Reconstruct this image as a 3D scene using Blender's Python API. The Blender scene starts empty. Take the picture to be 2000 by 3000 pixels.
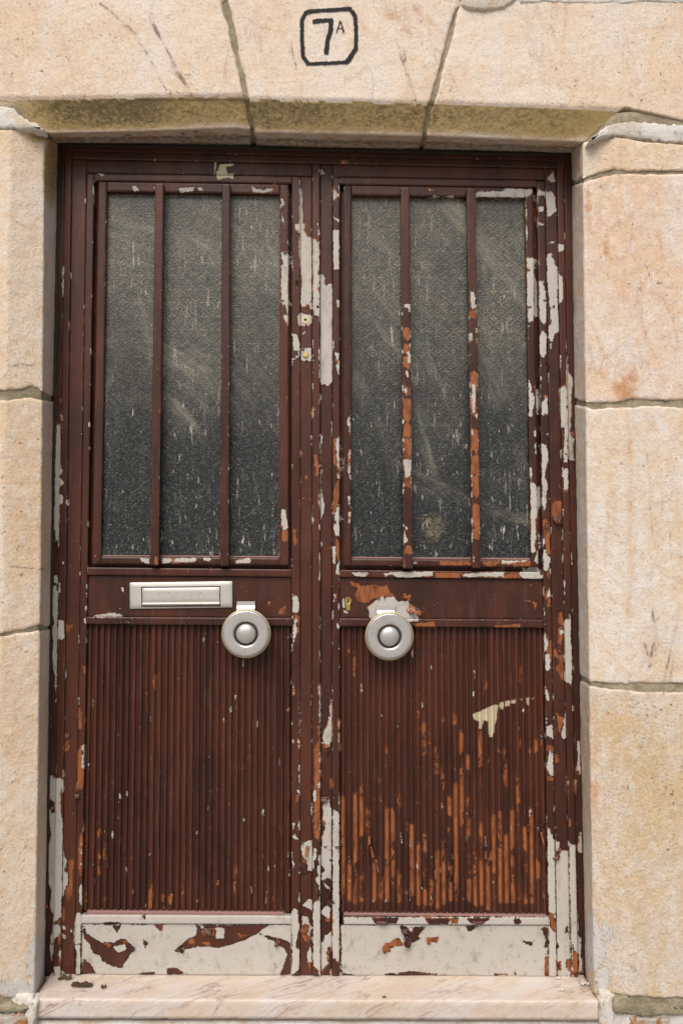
import bpy, bmesh, math, random
import numpy as np
from mathutils import Matrix, Vector, noise as mnoise

random.seed(7)
rng = np.random.default_rng(7)
scene = bpy.context.scene
col = scene.collection

# ------------------------------------------------------------------ camera
F = 2333.0                      # focal length in photo pixels (photo 2000 x 3000)
DIST = 1.90                     # camera to door plane (Y = 0), metres
CAM_Z = 1.31
PITCH, YAW, ROLL = math.radians(2.7), math.radians(0.86), math.radians(0.16)
CAM = Vector((0.0, -DIST, CAM_Z))
ROT = (Matrix.Rotation(-YAW, 3, 'Z') @ Matrix.Rotation(PITCH + math.pi / 2, 3, 'X') @ Matrix.Rotation(ROLL, 3, 'Z'))
cd = bpy.data.cameras.new('camera')
cd.sensor_fit = 'VERTICAL'; cd.sensor_height = 36.0; cd.lens = F / 3000.0 * 36.0
cd.clip_start = 0.02; cd.clip_end = 2000
cam = bpy.data.objects.new('camera', cd); col.objects.link(cam)
cam.matrix_world = Matrix.Translation(CAM) @ ROT.to_4x4()
scene.camera = cam
scene.render.resolution_x, scene.render.resolution_y = 682, 1024

# ------------------------------------------------------------------ light
SUN_AZ, SUN_EL = math.radians(-164), math.radians(52)       # azimuth measured from +Y towards +X
sdir = Vector((math.sin(SUN_AZ) * math.cos(SUN_EL), math.cos(SUN_AZ) * math.cos(SUN_EL), math.sin(SUN_EL)))
world = bpy.data.worlds.new('World'); scene.world = world; world.use_nodes = True
wn = world.node_tree.nodes; wl = world.node_tree.links; wn.clear()
sky = wn.new('ShaderNodeTexSky'); sky.sky_type = 'NISHITA'; sky.sun_disc = False
sky.sun_elevation = SUN_EL; sky.sun_rotation = SUN_AZ
sky.air_density = 1.0; sky.dust_density = 6.0; sky.ozone_density = 0.6; sky.altitude = 300
bg = wn.new('ShaderNodeBackground'); bg.inputs['Strength'].default_value = 0.082
wo = wn.new('ShaderNodeOutputWorld')
wl.new(sky.outputs[0], bg.inputs[0]); wl.new(bg.outputs[0], wo.inputs[0])
sl = bpy.data.lights.new('sun', 'SUN'); sl.energy = 1.5; sl.angle = math.radians(40); sl.color = (1.0, 0.95, 0.88)
sun = bpy.data.objects.new('sun', sl); col.objects.link(sun)
sun.rotation_euler = (-sdir).to_track_quat('-Z', 'Y').to_euler(); sun.location = sdir * 20
vs = scene.view_settings
vs.view_transform = 'Standard'; vs.look = 'None'; vs.exposure = 0.44; vs.gamma = 1.0; vs.use_curve_mapping = False

# ------------------------------------------------------------------ projection helpers
RN = np.array(ROT); CN = np.array(CAM)
def P(px, py, Y):
    """photo pixel(s) -> world point(s) on the vertical plane at depth Y"""
    px = np.asarray(px, float); py = np.asarray(py, float); Y = np.asarray(Y, float)
    px, py, Y = np.broadcast_arrays(px, py, Y)
    d = np.stack([(px - 1000) / F, -(py - 1500) / F, -np.ones_like(px)], -1) @ RN.T
    t = (Y - CN[1]) / d[..., 1]
    return CN + d * t[..., None]
def PX(w):
    """world points -> photo pixels (used only to look up where stains and chips sit)"""
    q = (np.asarray(w, float) - CN) @ RN
    return np.stack([1000 + F * q[..., 0] / -q[..., 2], 1500 - F * q[..., 1] / -q[..., 2]], -1)

# ------------------------------------------------------------------ wear map (paint chips listed as outlines)
WHITE, ORANGE, BROWN, CREAM = [], [], [], []
def zone(lst, ox, oy, s, *polys):
    for p in polys:
        a = np.array(p, float) / s + (ox, oy)
        lst.append(a)
A5 = 5.6; Z5 = 2352 / 450.0; Q = 1.568
zone(WHITE, 820, 480, A5,
 [(318,270),(330,270),(362,560),(372,700),(368,1030),(388,985),(405,975),(390,1090),(450,1195),(524,1205),(522,2352),(360,2352),(340,2270),(345,2090),(368,1950),(360,1830),(330,1650),(320,1300),(318,1160),(275,1120),(240,1040),(255,990),(318,980)],
 [(545,1240),(645,1255),(645,1740),(618,1760),(625,1830),(645,1840),(645,1940),(615,2050),(645,2120),(645,2352),(540,2352),(540,1300)],
 [(598,980),(645,968),(645,1170),(618,1200),(625,1040)],
 [(650,1815),(710,1820),(740,1870),(738,1950),(762,1990),(795,1960),(858,1950),(858,2352),(650,2352)],
 [(645,80),(690,95),(748,180),(645,195)],
 [(862,360),(900,365),(915,450),(970,520),(925,545),(865,605)],
 [(865,1080),(970,1080),(970,1740),(865,1740),(880,1660),(868,1300)],
 [(22,1460),(50,1435),(80,1450),(135,1445),(135,2352),(70,2352),(25,2220),(22,1670),(50,1640),(45,1570),(22,1560)],
 [(22,560),(70,605),(70,670),(40,680),(38,850),(95,1005),(30,930),(22,800)],
 [(930,2240),(970,2240),(970,2352),(930,2352)],
 [(862,770),(888,870),(970,915),(970,955),(885,900),(862,860)])
zone(WHITE, 820, 880, A5,
 [(20,0),(135,0),(135,400),(115,380),(45,260),(110,210),(120,130),(65,110)],
 [(340,0),(522,0),(524,140),(400,110)],
 [(540,0),(645,0),(645,275),(560,245),(550,140)],
 [(650,0),(858,0),(858,1310),(840,1360),(800,1390),(760,1400),(690,1380),(655,1390)],
 [(285,270),(340,200),(450,230),(545,260),(540,350),(500,390),(440,430),(350,420),(320,430),(290,350)],
 [(215,555),(255,545),(295,560),(320,690),(320,820),(215,830)],
 [(345,790),(440,775),(515,775),(520,990),(440,1010),(345,980)],
 [(300,840),(325,830),(325,970),(300,930)], [(535,850),(558,900),(550,990),(535,995)],
 [(365,550),(410,490),(435,500),(400,550),(365,575)],
 [(215,940),(245,930),(240,970),(215,985)], [(255,870),(285,900),(285,950),(260,940)],
 [(905,860),(970,860),(970,1240),(935,1180),(920,1000)], [(925,30),(970,20),(970,140),(930,110)],
 [(1115,1890),(1150,1880),(1150,2180),(1105,2040),(1095,1960)],
 [(655,1560),(672,1620),(655,1690)], [(655,2120),(690,2240),(690,2352),(655,2352)],
 [(930,2290),(970,2230),(970,2352),(915,2352)])
zone(WHITE, 820, 1280, A5,
 [(655,0),(690,60),(680,130),(670,250),(685,400),(680,780),(710,1000),(740,1110),(715,1250),(660,1400),(655,900)],
 [(940,0),(972,0),(972,470),(940,470),(910,130)], [(945,600),(972,570),(972,690),(945,670)],
 [(970,1040),(972,1680),(905,1620),(880,1480),(900,1270)],
 [(20,1185),(90,1200),(105,1300),(135,1500),(60,1540),(22,1530)],
 [(660,1690),(710,1750),(665,1830)], [(858,1790),(905,1795),(925,1960),(900,2080),(858,2090)],
 [(930,2100),(972,2040),(972,2260),(910,2260)], [(1130,220),(1150,215),(1155,700),(1115,560),(1120,400)],
 [(1105,960),(1150,950),(1150,1160),(1120,1080)], [(645,1900),(665,1900),(665,2352),(645,2352)],
 [(1125,1230),(1155,1230),(1150,1430),(1130,1430)])
zone(ORANGE, 820, 1280, A5,
 [(550,280),(600,290),(625,420),(640,480),(625,660),(575,620),(590,560),(560,430)],
 [(380,650),(430,610),(455,650),(430,720)], [(360,1000),(390,985),(415,1010),(390,1040),(360,1035)],
 [(875,30),(935,0),(910,130),(940,470),(875,440)], [(945,490),(970,490),(950,560),(915,650)],
 [(890,800),(945,690),(970,720),(970,900),(955,1060),(900,1270),(870,1400),(865,1100)],
 [(910,1640),(970,1690),(970,2040),(925,1960),(915,1800),(905,1700)],
 [(212,1500),(275,1510),(265,1620),(285,1730),(245,1780),(215,1700)],
 [(25,1545),(135,1520),(130,1700),(90,1720),(25,1700)], [(775,1750),(800,1750),(800,1840),(775,1840)])
zone(WHITE, 820, 1700, A5,
 [(212,235),(300,265),(320,420),(300,535),(212,530)],
 [(240,640),(295,620),(275,690),(290,760),(265,910),(212,1040),(212,800)],
 [(855,1950),(855,2352),(790,2352),(820,2200),(810,2100),(840,1960)],
 [(860,190),(920,250),(880,270)], [(865,290),(895,290),(895,350),(862,415)],
 [(955,360),(975,380),(975,510),(955,510)], [(925,720),(970,670),(970,820),(930,790)],
 [(1015,330),(1060,270),(1065,440),(1035,470)], [(1045,490),(1115,510),(1095,545),(1050,530)],
 [(655,1720),(668,1730),(668,2352),(650,2352),(645,1800)], [(212,1700),(240,1820),(225,1880),(210,1880)])
zone(ORANGE, 820, 1700, A5,
 [(215,560),(270,545),(320,600),(320,850),(270,910),(290,700),(245,690)], [(0,500),(70,420),(100,440),(100,560),(0,560)],
 [(1145,30),(1232,20),(1232,110),(1190,100)], [(900,200),(940,195),(920,350),(900,340)],
 [(1200,1170),(1232,1170),(1232,1580),(1200,1570)], [(1100,1110),(1140,1120),(1130,1210),(1100,1200)])
zone(WHITE, 820, 2100, A5,
 [(795,0),(855,0),(855,400),(800,500),(690,420),(720,250),(790,120)],
 [(280,390),(325,350),(325,530),(305,520)], [(208,375),(235,375),(230,430),(208,430)], [(295,860),(325,850),(325,910),(300,910)],
 [(275,1190),(325,1170),(325,1250),(275,1250)],
 [(550,1200),(570,1160),(598,1210),(580,1380),(550,1390)], [(615,1100),(665,1060),(665,1170),(635,1170)],
 [(755,1310),(810,1310),(825,1450),(850,1510),(845,2352),(670,2352),(690,1990),(730,1860),(700,1700),(720,1550),(695,1480)],
 [(866,1510),(970,1580),(972,2352),(866,2352)],
 [(350,2060),(400,2060),(530,2000),(540,2352),(420,2352),(350,2220)],
 [(205,1740),(260,1740),(215,1870)], [(205,1950),(240,1920),(290,2010),(205,1990)],
 [(545,2170),(590,2160),(600,2330),(545,2352)],
 [(655,550),(668,550),(668,1000),(650,900),(640,620)], [(575,1800),(600,1780),(625,1820)],
 [(510,1450),(525,1340),(535,1600),(500,1640)])
zone(ORANGE, 820, 2100, A5,
 [(625,140),(655,120),(660,420),(660,1650),(655,1870),(640,2010),(570,2010),(555,1700),(560,1400),(560,1000),(560,520),(620,400)],
 [(260,1270),(320,1260),(295,1410),(265,1400)], [(690,430),(760,450),(830,540),(760,560),(690,480)],
 [(690,1340),(750,1320),(690,1480)])
zone(WHITE, 820, 2480, A5,
 [(355,0),(540,0),(540,430),(460,400),(430,230),(350,130)], [(545,30),(600,20),(600,190),(545,250)],
 [(640,150),(665,130),(665,2050),(545,1950),(545,930),(640,860),(650,750),(630,640),(595,560)],
 [(866,0),(970,0),(972,1900),(900,1880),(866,1830)],
 [(668,0),(845,0),(840,600),(830,720),(770,720),(670,530)], [(680,1060),(810,930),(830,960),(815,1190),(680,1110)],
 [(840,1400),(850,1640),(790,1640),(765,1750),(790,1920),(700,2020),(670,2060),(668,1640),(740,1470)],
 [(360,970),(460,870),(530,860),(530,1040)], [(355,1140),(470,1150),(500,1340),(480,1480),(420,1380),(355,1340)],
 [(200,1050),(245,990),(290,1040),(310,1240),(320,1330),(260,1600),(255,1690),(320,1660),(320,2010),(195,2110)],
 [(205,240),(240,270),(215,400)], [(440,1800),(510,1560),(520,1900),(460,1900)])
zone(ORANGE, 820, 2480, A5,
 [(335,1340),(430,1390),(495,1500),(485,1590),(400,1550)], [(465,1890),(515,1890),(510,2030),(470,2010)],
 [(590,620),(620,690),(600,760)], [(360,200),(420,230),(445,300),(400,280)],
 [(765,1700),(800,1640),(810,1930),(775,1870)], [(740,1160),(815,1200),(810,1250),(750,1220)])
zone(WHITE, 1500, 450, Z5,
 [(520,380),(620,280),(640,380),(665,440),(600,450),(560,420)], [(310,580),(375,520),(380,965),(325,950),(315,750)],
 [(385,545),(440,560),(490,565),(490,630),(400,660),(390,720)],
 [(505,590),(600,570),(655,660),(660,780),(685,860),(570,960),(525,960)],
 [(400,830),(440,795),(480,830),(478,880),(400,890)], [(203,780),(222,900),(228,1350),(212,1350)],
 [(220,1600),(325,1595),(330,2352),(230,2352),(222,1820),(270,1790),(222,1750)],
 [(405,1945),(470,1940),(490,2080),(510,2100),(510,2352),(410,2352)],
 [(525,1530),(605,1510),(635,1640),(690,1740),(695,2352),(565,2352),(550,2080),(530,1900)],
 [(695,1390),(790,1385),(775,1500),(700,1500)], [(700,1680),(710,1850),(770,1880),(775,2250),(705,2300)],
 [(405,1060),(495,1080),(495,1100),(410,1085)], [(530,1370),(640,1335),(685,1285),(640,1375)], [(395,1500),(410,1700),(395,1740)])
zone(WHITE, 1500, 880, Z5,
 [(230,0),(330,0),(335,190),(305,240),(320,310),(250,345),(235,250)], [(410,0),(515,0),(520,400),(440,330),(415,290)],
 [(550,0),(700,0),(712,480),(640,500),(620,620),(580,650),(555,560),(565,340),(590,300),(580,100)],
 [(415,560),(450,470),(490,455),(520,490),(525,800),(495,870),(450,890),(425,830)], [(580,660),(605,650),(600,740),(580,745)],
 [(825,560),(845,900),(850,1110),(925,1170),(920,1310),(900,1450),(895,1900),(885,2010),(930,2050),(945,2352),(845,2352),(825,1200)],
 [(725,1355),(800,1300),(828,1310),(835,2352),(790,2352),(800,1930),(740,1960),(730,1700)],
 [(245,1200),(270,1250),(340,1490),(310,1700),(290,1790),(255,1790)],
 [(455,1550),(500,1490),(540,1470),(540,1740),(490,1780),(440,1750),(445,1650)],
 [(425,1150),(460,1190),(430,1220)], [(430,1270),(445,1370),(430,1400)], [(425,930),(440,1020),(428,1060)],
 [(340,1920),(362,1930),(362,2110),(330,2080)], [(345,2200),(368,2180),(370,2352),(345,2352)],
 [(440,2180),(520,2220),(525,2352),(440,2352)], [(530,2010),(550,2010),(548,2080),(530,2060)],
 [(720,910),(750,1040),(722,1110)], [(235,370),(265,390),(240,430)])
zone(ORANGE, 1500, 880, Z5, [(475,1450),(520,1450),(505,1500),(480,1490)], [(305,1720),(330,1700),(320,1760)])
zone(WHITE, 1500, 1310, Z5,
 [(345,0),(368,0),(368,120)], [(445,0),(525,0),(550,90),(530,250),(500,350),(505,480),(550,610),(520,680),(510,930),(480,965),(455,900)],
 [(780,0),(845,0),(845,240),(785,230)], [(850,0),(945,0),(945,230),(925,200),(850,190)], [(765,340),(850,320),(850,640),(790,650)],
 [(268,300),(298,340),(295,480),(270,490)], [(275,540),(290,515),(360,600),(380,780),(385,1060),(355,1120),(345,1600),(290,1650),(285,1350)],
 [(465,1380),(490,1390),(490,1470),(510,1600),(560,1690),(580,1700),(575,1770),(545,1880),(475,1900)],
 [(390,1570),(460,1570),(430,1700),(440,1850),(330,1730)],
 [(100,1915),(330,1850),(470,1900),(475,2010),(200,2015),(110,1970)], [(530,2200),(580,2130),(575,2300),(545,2310)])
zone(ORANGE, 1500, 1310, Z5,
 [(465,1100),(520,1090),(570,1160),(575,1640),(540,1640),(490,1460),(490,1380),(468,1360)],
 [(580,950),(630,815),(745,820),(748,1050),(620,1060),(585,1040)], [(770,700),(780,650),(850,645),(830,690)], [(760,350),(780,600),(760,640)],
 [(0,1740),(290,1735),(290,1820),(0,1835)], [(520,1900),(575,1850),(575,2040),(525,1960)], [(480,2090),(510,2150),(480,2180)],
 [(505,2220),(530,2200),(540,2320),(510,2352)], [(775,2060),(820,2050),(790,2100)])
zone(WHITE, 1500, 1740, Z5,
 [(530,0),(580,0),(570,50),(540,65)], [(490,580),(550,680),(550,780),(515,870),(490,870)],
 [(497,920),(555,915),(580,1000),(575,1150),(530,1190),(500,1160)], [(500,1420),(560,1520),(570,1620),(545,1640),(510,1610)],
 [(790,440),(885,270),(890,560),(905,900),(912,1400),(830,1360),(800,1310)], [(780,90),(805,110),(800,170),(780,175)],
 [(720,560),(760,540),(778,580),(750,630),(715,610)], [(515,2060),(600,1990),(620,2000),(615,2190),(515,2170)],
 [(800,1840),(820,1820),(825,2200),(790,2240),(745,2200),(760,2060)], [(510,1880),(535,1900),(530,2020),(515,2030)])
zone(ORANGE, 1500, 1740, Z5,
 [(700,290),(770,250),(775,480),(680,450)], [(705,505),(770,500),(770,640),(740,780),(740,900),(710,880),(695,700)],
 [(640,830),(680,820),(685,950),(640,940)], [(710,960),(780,920),(785,1180),(760,1300),(690,1200),(650,1140),(660,1090),(710,1060)],
 [(555,680),(600,720),(600,1080),(580,1100),(575,950),(510,900),(550,780)],
 [(675,1820),(740,1880),(790,1880),(790,1940),(745,2060),(735,2150),(700,2090)],
 [(170,85),(300,100),(375,150),(350,245),(305,135),(180,110)], [(540,60),(580,60),(575,190),(530,200)],
 [(0,450),(120,470),(30,520),(0,520)], [(575,1310),(605,1300),(600,1370),(575,1350)],
 [(105,1100),(140,1110),(135,1350),(105,1340)], [(110,2200),(145,2210),(145,2352),(105,2352)], [(550,1440),(575,1510),(575,1600)])
zone(WHITE, 1500, 2170, Z5,
 [(560,150),(620,130),(625,530),(580,550),(535,430),(545,300)], [(990,0),(1035,0),(1045,500),(980,480),(1000,250)],
 [(535,1330),(560,1330),(610,1440),(645,1560),(655,2352),(545,2352)],
 [(655,1420),(690,1470),(715,1560),(720,1660),(860,1690),(870,2352),(664,2352)], [(872,1590),(960,1590),(975,2352),(874,2352)],
 [(1000,1680),(1030,1400),(1060,1400),(1070,1720),(1030,1720)])
zone(ORANGE, 1500, 2170, Z5,
 [(520,60),(625,60),(630,130),(550,150),(530,300),(520,500),(570,560),(630,550),(630,610),(530,620)],
 [(650,200),(700,195),(715,300),(650,360)], [(860,1190),(905,1200),(890,1310),(860,1320)], [(800,540),(850,540),(840,600)])
zone(WHITE, 1500, 2520, Z5,
 [(555,0),(652,0),(672,1790),(560,1790)], [(662,0),(862,0),(896,1780),(682,1770)], [(874,0),(970,0),(1000,1000),(1015,1430),(1015,1800),(908,1830),(898,1000)],
 [(1030,1180),(1050,1180),(1040,1480),(1075,1550),(1060,1700),(1020,1700),(1015,1300)])
zone(ORANGE, 1500, 2520, Z5,
 [(560,680),(620,740),(640,870),(670,1040),(650,1110),(575,1020)], [(920,1280),(950,1390),(1010,1430),(1015,1700),(920,1750),(915,1450)],
 [(830,1520),(900,1500),(900,1720),(870,1700),(820,1640)])
zone(BROWN, 1500, 2520, Z5,
 [(680,1240),(710,1310),(690,1370)], [(680,1560),(740,1540),(745,1690),(680,1700)], [(805,1040),(850,1015),(850,1100),(820,1110)],
 [(940,1410),(1010,1430),(1010,1530),(960,1530)], [(925,1690),(1015,1680),(1015,1790),(930,1790)])
zone(WHITE, 100, 420, Z5, [(910,700),(970,710),(970,930),(905,915)], [(960,458),(1135,465),(1040,498)], [(440,1880),(460,1880),(452,2352),(432,2352)])
zone(WHITE, 100, 1180, Z5,
 [(330,320),(410,320),(408,640),(410,1000),(430,1020),(425,1110),(410,1150),(465,1235),(400,1265),(395,1400),(440,1390),(455,1450),(440,1540),(395,1560),(385,2260),(365,2120),(315,2130),(325,1950),(295,1900),(320,1850),(305,1620),(330,1520),(315,1250),(330,1150),(320,1020),(340,680),(350,350)],
 [(413,180),(440,165),(440,250),(415,260)])
zone(WHITE, 100, 1610, Z5,
 [(310,400),(365,385),(350,630),(375,640),(370,860),(360,1400),(355,1860),(310,1900),(280,1650),(295,1450),(275,1200),(310,1100),(285,1000),(270,900),(280,560),(320,540)],
 [(375,490),(400,520),(405,670),(375,670)], [(370,1075),(460,1075),(470,1340),(440,1380),(365,1410)], [(430,170),(450,175),(470,235),(435,225)],
 [(760,1060),(800,1040),(800,1140),(765,1130)], [(900,1020),(1254,965),(1254,1030),(910,1035)], [(803,520),(817,520),(810,640)],
 [(330,1880),(350,1880),(348,2352),(318,2352)])
zone(ORANGE, 100, 1610, Z5, [(490,1140),(595,1150),(590,1190),(550,1190),(520,1280),(485,1250)], [(740,1790),(790,1790),(785,1940),(765,1930)], [(920,80),(950,80),(945,130),(920,120)])
zone(WHITE, 100, 2050, Z5,
 [(240,1150),(300,1160),(330,1195),(400,1200),(440,1240),(400,1440),(415,1500),(410,1700),(440,1880),(440,2352),(225,2352),(265,2050),(240,1830),(225,1700),(330,1600),(235,1500)],
 [(455,250),(485,260),(470,310)], [(740,700),(770,690),(765,1050),(725,1030),(740,900)], [(340,1010),(365,1020),(345,1110)], [(245,280),(275,250),(265,400),(240,590)])
zone(BROWN, 100, 2050, Z5, [(240,1670),(325,1600),(325,1730),(280,1730)])
zone(ORANGE, 100, 2050, Z5,
 [(460,520),(555,510),(545,780),(485,800),(458,790)], [(670,110),(710,100),(740,200),(725,450),(670,450)],
 [(660,800),(720,700),(745,700),(740,1000),(765,1050),(755,1360),(650,1390)], [(700,2040),(745,2030),(740,2352),(690,2352)],
 [(415,1640),(440,1600),(430,1720)], [(400,1440),(440,1250),(450,1300),(430,1450)])
zone(WHITE, 100, 2470, Z5,
 [(215,0),(435,0),(420,1000),(420,1130),(340,1200),(410,1280),(410,1360),(310,1470),(300,1700),(265,1800),(245,1500),(300,1250),(300,1100),(245,1000),(265,720),(225,600)],
 [(440,0),(450,0),(480,230),(520,260),(490,340),(525,520),(530,640),(470,700),(465,830),(430,820)],
 [(735,620),(735,990),(700,900),(690,680)], [(660,1060),(720,1060),(715,1530),(610,1530),(620,1180)],
 [(610,1560),(715,1560),(710,2000),(640,2000),(650,1850),(660,1700)], [(310,1900),(410,1880),(410,2050),(310,2050)],
 [(420,1950),(490,2000),(420,2000)], [(385,1600),(412,1600),(408,1880),(390,1880)], [(560,1300),(590,1330),(570,1400)],
 [(430,1250),(470,1250),(490,1330),(430,1320)], [(430,1370),(500,1430),(460,1490)], [(722,0),(738,0),(735,380),(710,330),(725,200)])
zone(ORANGE, 100, 2470, Z5,
 [(515,250),(610,240),(600,540),(590,800),(540,900),(470,840),(480,720),(530,640),(540,540),(525,400)], [(410,960),(475,970),(475,1240),(430,1240)],
 [(690,0),(740,0),(740,500),(700,500),(670,300)], [(340,1200),(410,1150),(410,1280)], [(480,1340),(520,1380),(510,1430)], [(370,1400),(410,1390),(400,1560),(380,1560)])
zone(WHITE, 0, 0, Q, [(600,853),(630,855),(640,875),(620,880)], [(815,860),(925,862),(930,872),(880,878),(830,885)],
 [(1155,855),(1180,868),(1258,865),(1240,880),(1190,885),(1160,878)], [(700,855),(715,855),(710,870)])
zone(CREAM, 0, 0, Q, [(985,745),(995,745),(992,800),(985,800)], [(1010,755),(1085,750),(1070,762),(1040,767),(1045,797),(1072,797),(1072,825),(1050,815),(1000,828),(993,800)])
zone(WHITE, 1000, 0, Q, [(395,866),(440,872),(405,878)], [(375,908),(420,900),(425,890),(450,905),(525,898),(515,908),(420,912),(380,915)],
 [(180,903),(220,910),(235,903),(200,917)], [(745,865),(890,870),(850,908),(615,905),(615,880),(735,878)], [(0,738),(25,745),(0,752)])
zone(WHITE, 0, 1100, Q, [(745,840),(785,840),(790,850),(770,865),(745,860)], [(800,840),(900,838),(915,855),(840,860),(800,855)],
 [(935,838),(980,838),(960,852),(930,850)], [(1080,850),(1150,838),(1150,860),(1085,865)], [(645,838),(690,838),(685,865),(650,862)])
zone(ORANGE, 0, 1100, Q, [(708,830),(725,825),(727,868),(708,868)], [(780,838),(830,838),(830,866),(790,866)])
zone(WHITE, 1000, 1100, Q, [(330,855),(350,855),(345,865),(330,865)], [(735,850),(870,848),(830,855),(755,868),(735,865)],
 [(45,905),(130,905),(110,925),(60,920)], [(190,908),(235,905),(200,928)], [(215,903),(420,901),(425,920),(300,930),(250,925)],
 [(545,912),(640,905),(750,901),(745,925),(560,925)], [(815,905),(920,900),(920,935),(870,935),(820,920)],
 [(285,385),(322,390),(318,460),(305,480),(292,470)], [(285,720),(300,740),(305,760),(287,775)], [(600,40),(615,40),(612,170),(600,175)])
zone(ORANGE, 1000, 1100, Q, [(450,850),(600,855),(600,872),(450,872)], [(640,852),(730,855),(700,880),(650,870)], [(430,905),(545,905),(550,935),(430,930)], [(740,920),(815,905),(820,930),(740,935)])
zone(ORANGE, 0, 1650, Q, [(855,28),(870,30),(868,50)], [(958,22),(968,22),(965,38)], [(992,36),(1005,38),(1003,50)], [(1228,172),(1246,175),(1240,195),(1230,190)],
 [(1280,210),(1310,195),(1312,230),(1275,232)], [(707,505),(720,505),(718,580),(708,582)], [(300,282),(335,282),(330,300),(315,318),(300,310)])
zone(WHITE, 0, 1650, Q, [(558,108),(575,110),(570,135),(558,130)], [(548,205),(560,205),(555,225)], [(425,242),(480,230),(560,233),(565,248),(430,250)], [(575,270),(605,268),(600,278)])
zone(ORANGE, 1000, 1650, Q, [(40,85),(75,90),(90,105),(150,95),(185,110),(210,100),(220,130),(245,150),(180,155),(140,165),(120,185),(75,175),(60,140),(75,115)],
 [(265,150),(325,140),(315,175),(290,170)], [(310,180),(340,200),(370,220),(350,235),(320,205)], [(860,95),(885,95),(870,108)],
 [(705,285),(830,280),(820,295),(710,298)], [(330,275),(430,268),(435,300),(340,300)])
zone(WHITE, 1000, 1650, Q, [(120,200),(160,170),(190,148),(210,155),(248,155),(260,175),(310,170),(310,195),(355,215),(345,235),(355,265),(320,268),(130,265),(130,230)])
zone(CREAM, 1000, 1650, Q, [(600,695),(700,650),(718,650),(715,700),(692,800),(675,800),(672,730),(652,720),(644,764),(630,760),(630,730),(605,715)],
 [(725,642),(745,636),(742,675),(728,675)], [(750,633),(773,630),(770,658),(752,658)], [(776,628),(800,623),(798,645),(780,645)],
 [(810,625),(830,620),(826,635)], [(848,618),(860,618),(860,655),(850,650)], [(868,620),(884,616),(880,630)])
# kick panels: mostly stripped, brown and primer islands left
zone(WHITE, 0, 2200, Q, [(375,797),(1340,797),(1340,1034),(375,1034)], [(370,752),(1345,752),(1345,797),(370,797)])
zone(WHITE, 1000, 2200, Q, [(0,800),(950,800),(950,1040),(0,1040)], [(10,764),(950,764),(950,803),(10,803)])
zone(BROWN, 0, 2200, Q,
 [(385,800),(400,840),(470,880),(530,880),(560,860),(612,900),(600,930),(560,998),(520,990),(470,965),(465,940),(430,935),(415,890),(385,860)],
 [(385,950),(420,980),(440,1020),(375,1025)], [(660,866),(682,880),(665,908)],
 [(800,918),(870,860),(900,850),(905,800),(1240,797),(1190,830),(1180,840),(1120,870),(1060,890),(1000,905),(920,897),(860,910)],
 [(1190,838),(1290,862),(1335,880),(1337,1028),(1285,1028),(1320,940),(1310,910),(1240,868)], [(765,1000),(800,993),(860,1022),(770,1028)],
 [(640,1018),(710,1016),(710,1028),(640,1028)], [(700,798),(752,798),(740,828)], [(510,798),(562,798),(540,838)],
 [(650,757),(670,757),(665,775)], [(470,790),(560,786),(540,800),(480,800)])
zone(BROWN, 1000, 2200, Q,
 [(265,805),(392,808),(350,850),(368,862),(308,888),(290,850)], [(565,803),(628,803),(600,828),(580,828)], [(940,885),(950,1034),(930,1034)],
 [(0,1018),(60,1030),(0,1037)], [(200,1025),(330,1012),(480,1028),(200,1036)], [(780,1025),(800,1012),(805,1032)], [(828,868),(882,880),(870,894),(840,887)],
 [(808,930),(818,922),(813,957)], [(700,1020),(762,1022),(762,1032),(700,1032)], [(942,803),(950,905),(925,905),(938,870),(915,813)],
 [(140,766),(265,766),(250,792),(155,795)], [(380,766),(495,768),(490,796),(400,798)], [(570,768),(690,766),(660,785),(620,798),(590,790)], [(785,775),(815,772),(830,790),(800,798)])
zone(ORANGE, 0, 2200, Q, [(868,862),(900,855),(895,885),(858,892)], [(930,815),(990,815),(985,850),(930,850)], [(1090,838),(1152,843),(1100,862)],
 [(540,868),(582,868),(602,897),(575,882)], [(918,878),(972,878),(960,897)], [(470,878),(522,883),(500,907)])
zone(ORANGE, 1000, 2200, Q, [(193,897),(260,856),(288,892),(225,903)], [(388,858),(452,853),(440,880),(395,874)], [(495,770),(540,766),(530,792),(505,795)])
ISLAND = []
zone(ISLAND, 0, 2200, Q, [(520,900),(570,885),(585,910),(545,930)], [(990,812),(1030,812),(1030,860),(990,865)], [(918,800),(947,808),(930,832)])
zone(ISLAND, 1000, 2200, Q, [(300,808),(332,808),(320,832)])

# chips along the edges of the mouldings
def edge_chips(xa, xb, y0, y1, n, wmin=1.5, wmax=4.5, lmin=6, lmax=42, lst=WHITE):
    for _ in range(n):
        y = random.uniform(y0, y1); x = xa + (xb - xa) * (y - 800) / 1900
        L = random.uniform(lmin, lmax) * random.random() ** .6 + 4; w = random.uniform(wmin, wmax)
        o = random.choice((-1, 1)) * w * .4
        lst.append(np.array([(x+o-w*.5,y),(x+o+w*.3,y-2),(x+o+w*.6,y+L*.5),(x+o+w*.2,y+L),(x+o-w*.4,y+L*.8)]))
for xa, xb, n in ((249,220,10),(271,239,14),(855,854,16),(879,878,14),(915,915,16),(937,938,34),(974,971,22),(994,995,30),(1577,1606,22),(1599,1628,16),(1635,1667,18),(1657,1690,14),(207,182,12),(845,845,8)):
    edge_chips(xa, xb, 1000, 2850, n)
    edge_chips(xa, xb, 480, 1100, max(2, n // 5))
for xa, xb in ((1175,1194),(1200,1219),(1371,1402),(1395,1426)):
    edge_chips(xa, xb, 1000, 1660, 20, 1.5, 4, 5, 22)
    edge_chips(xa, xb, 850, 1010, 5, 2, 5, 6, 20)
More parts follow.
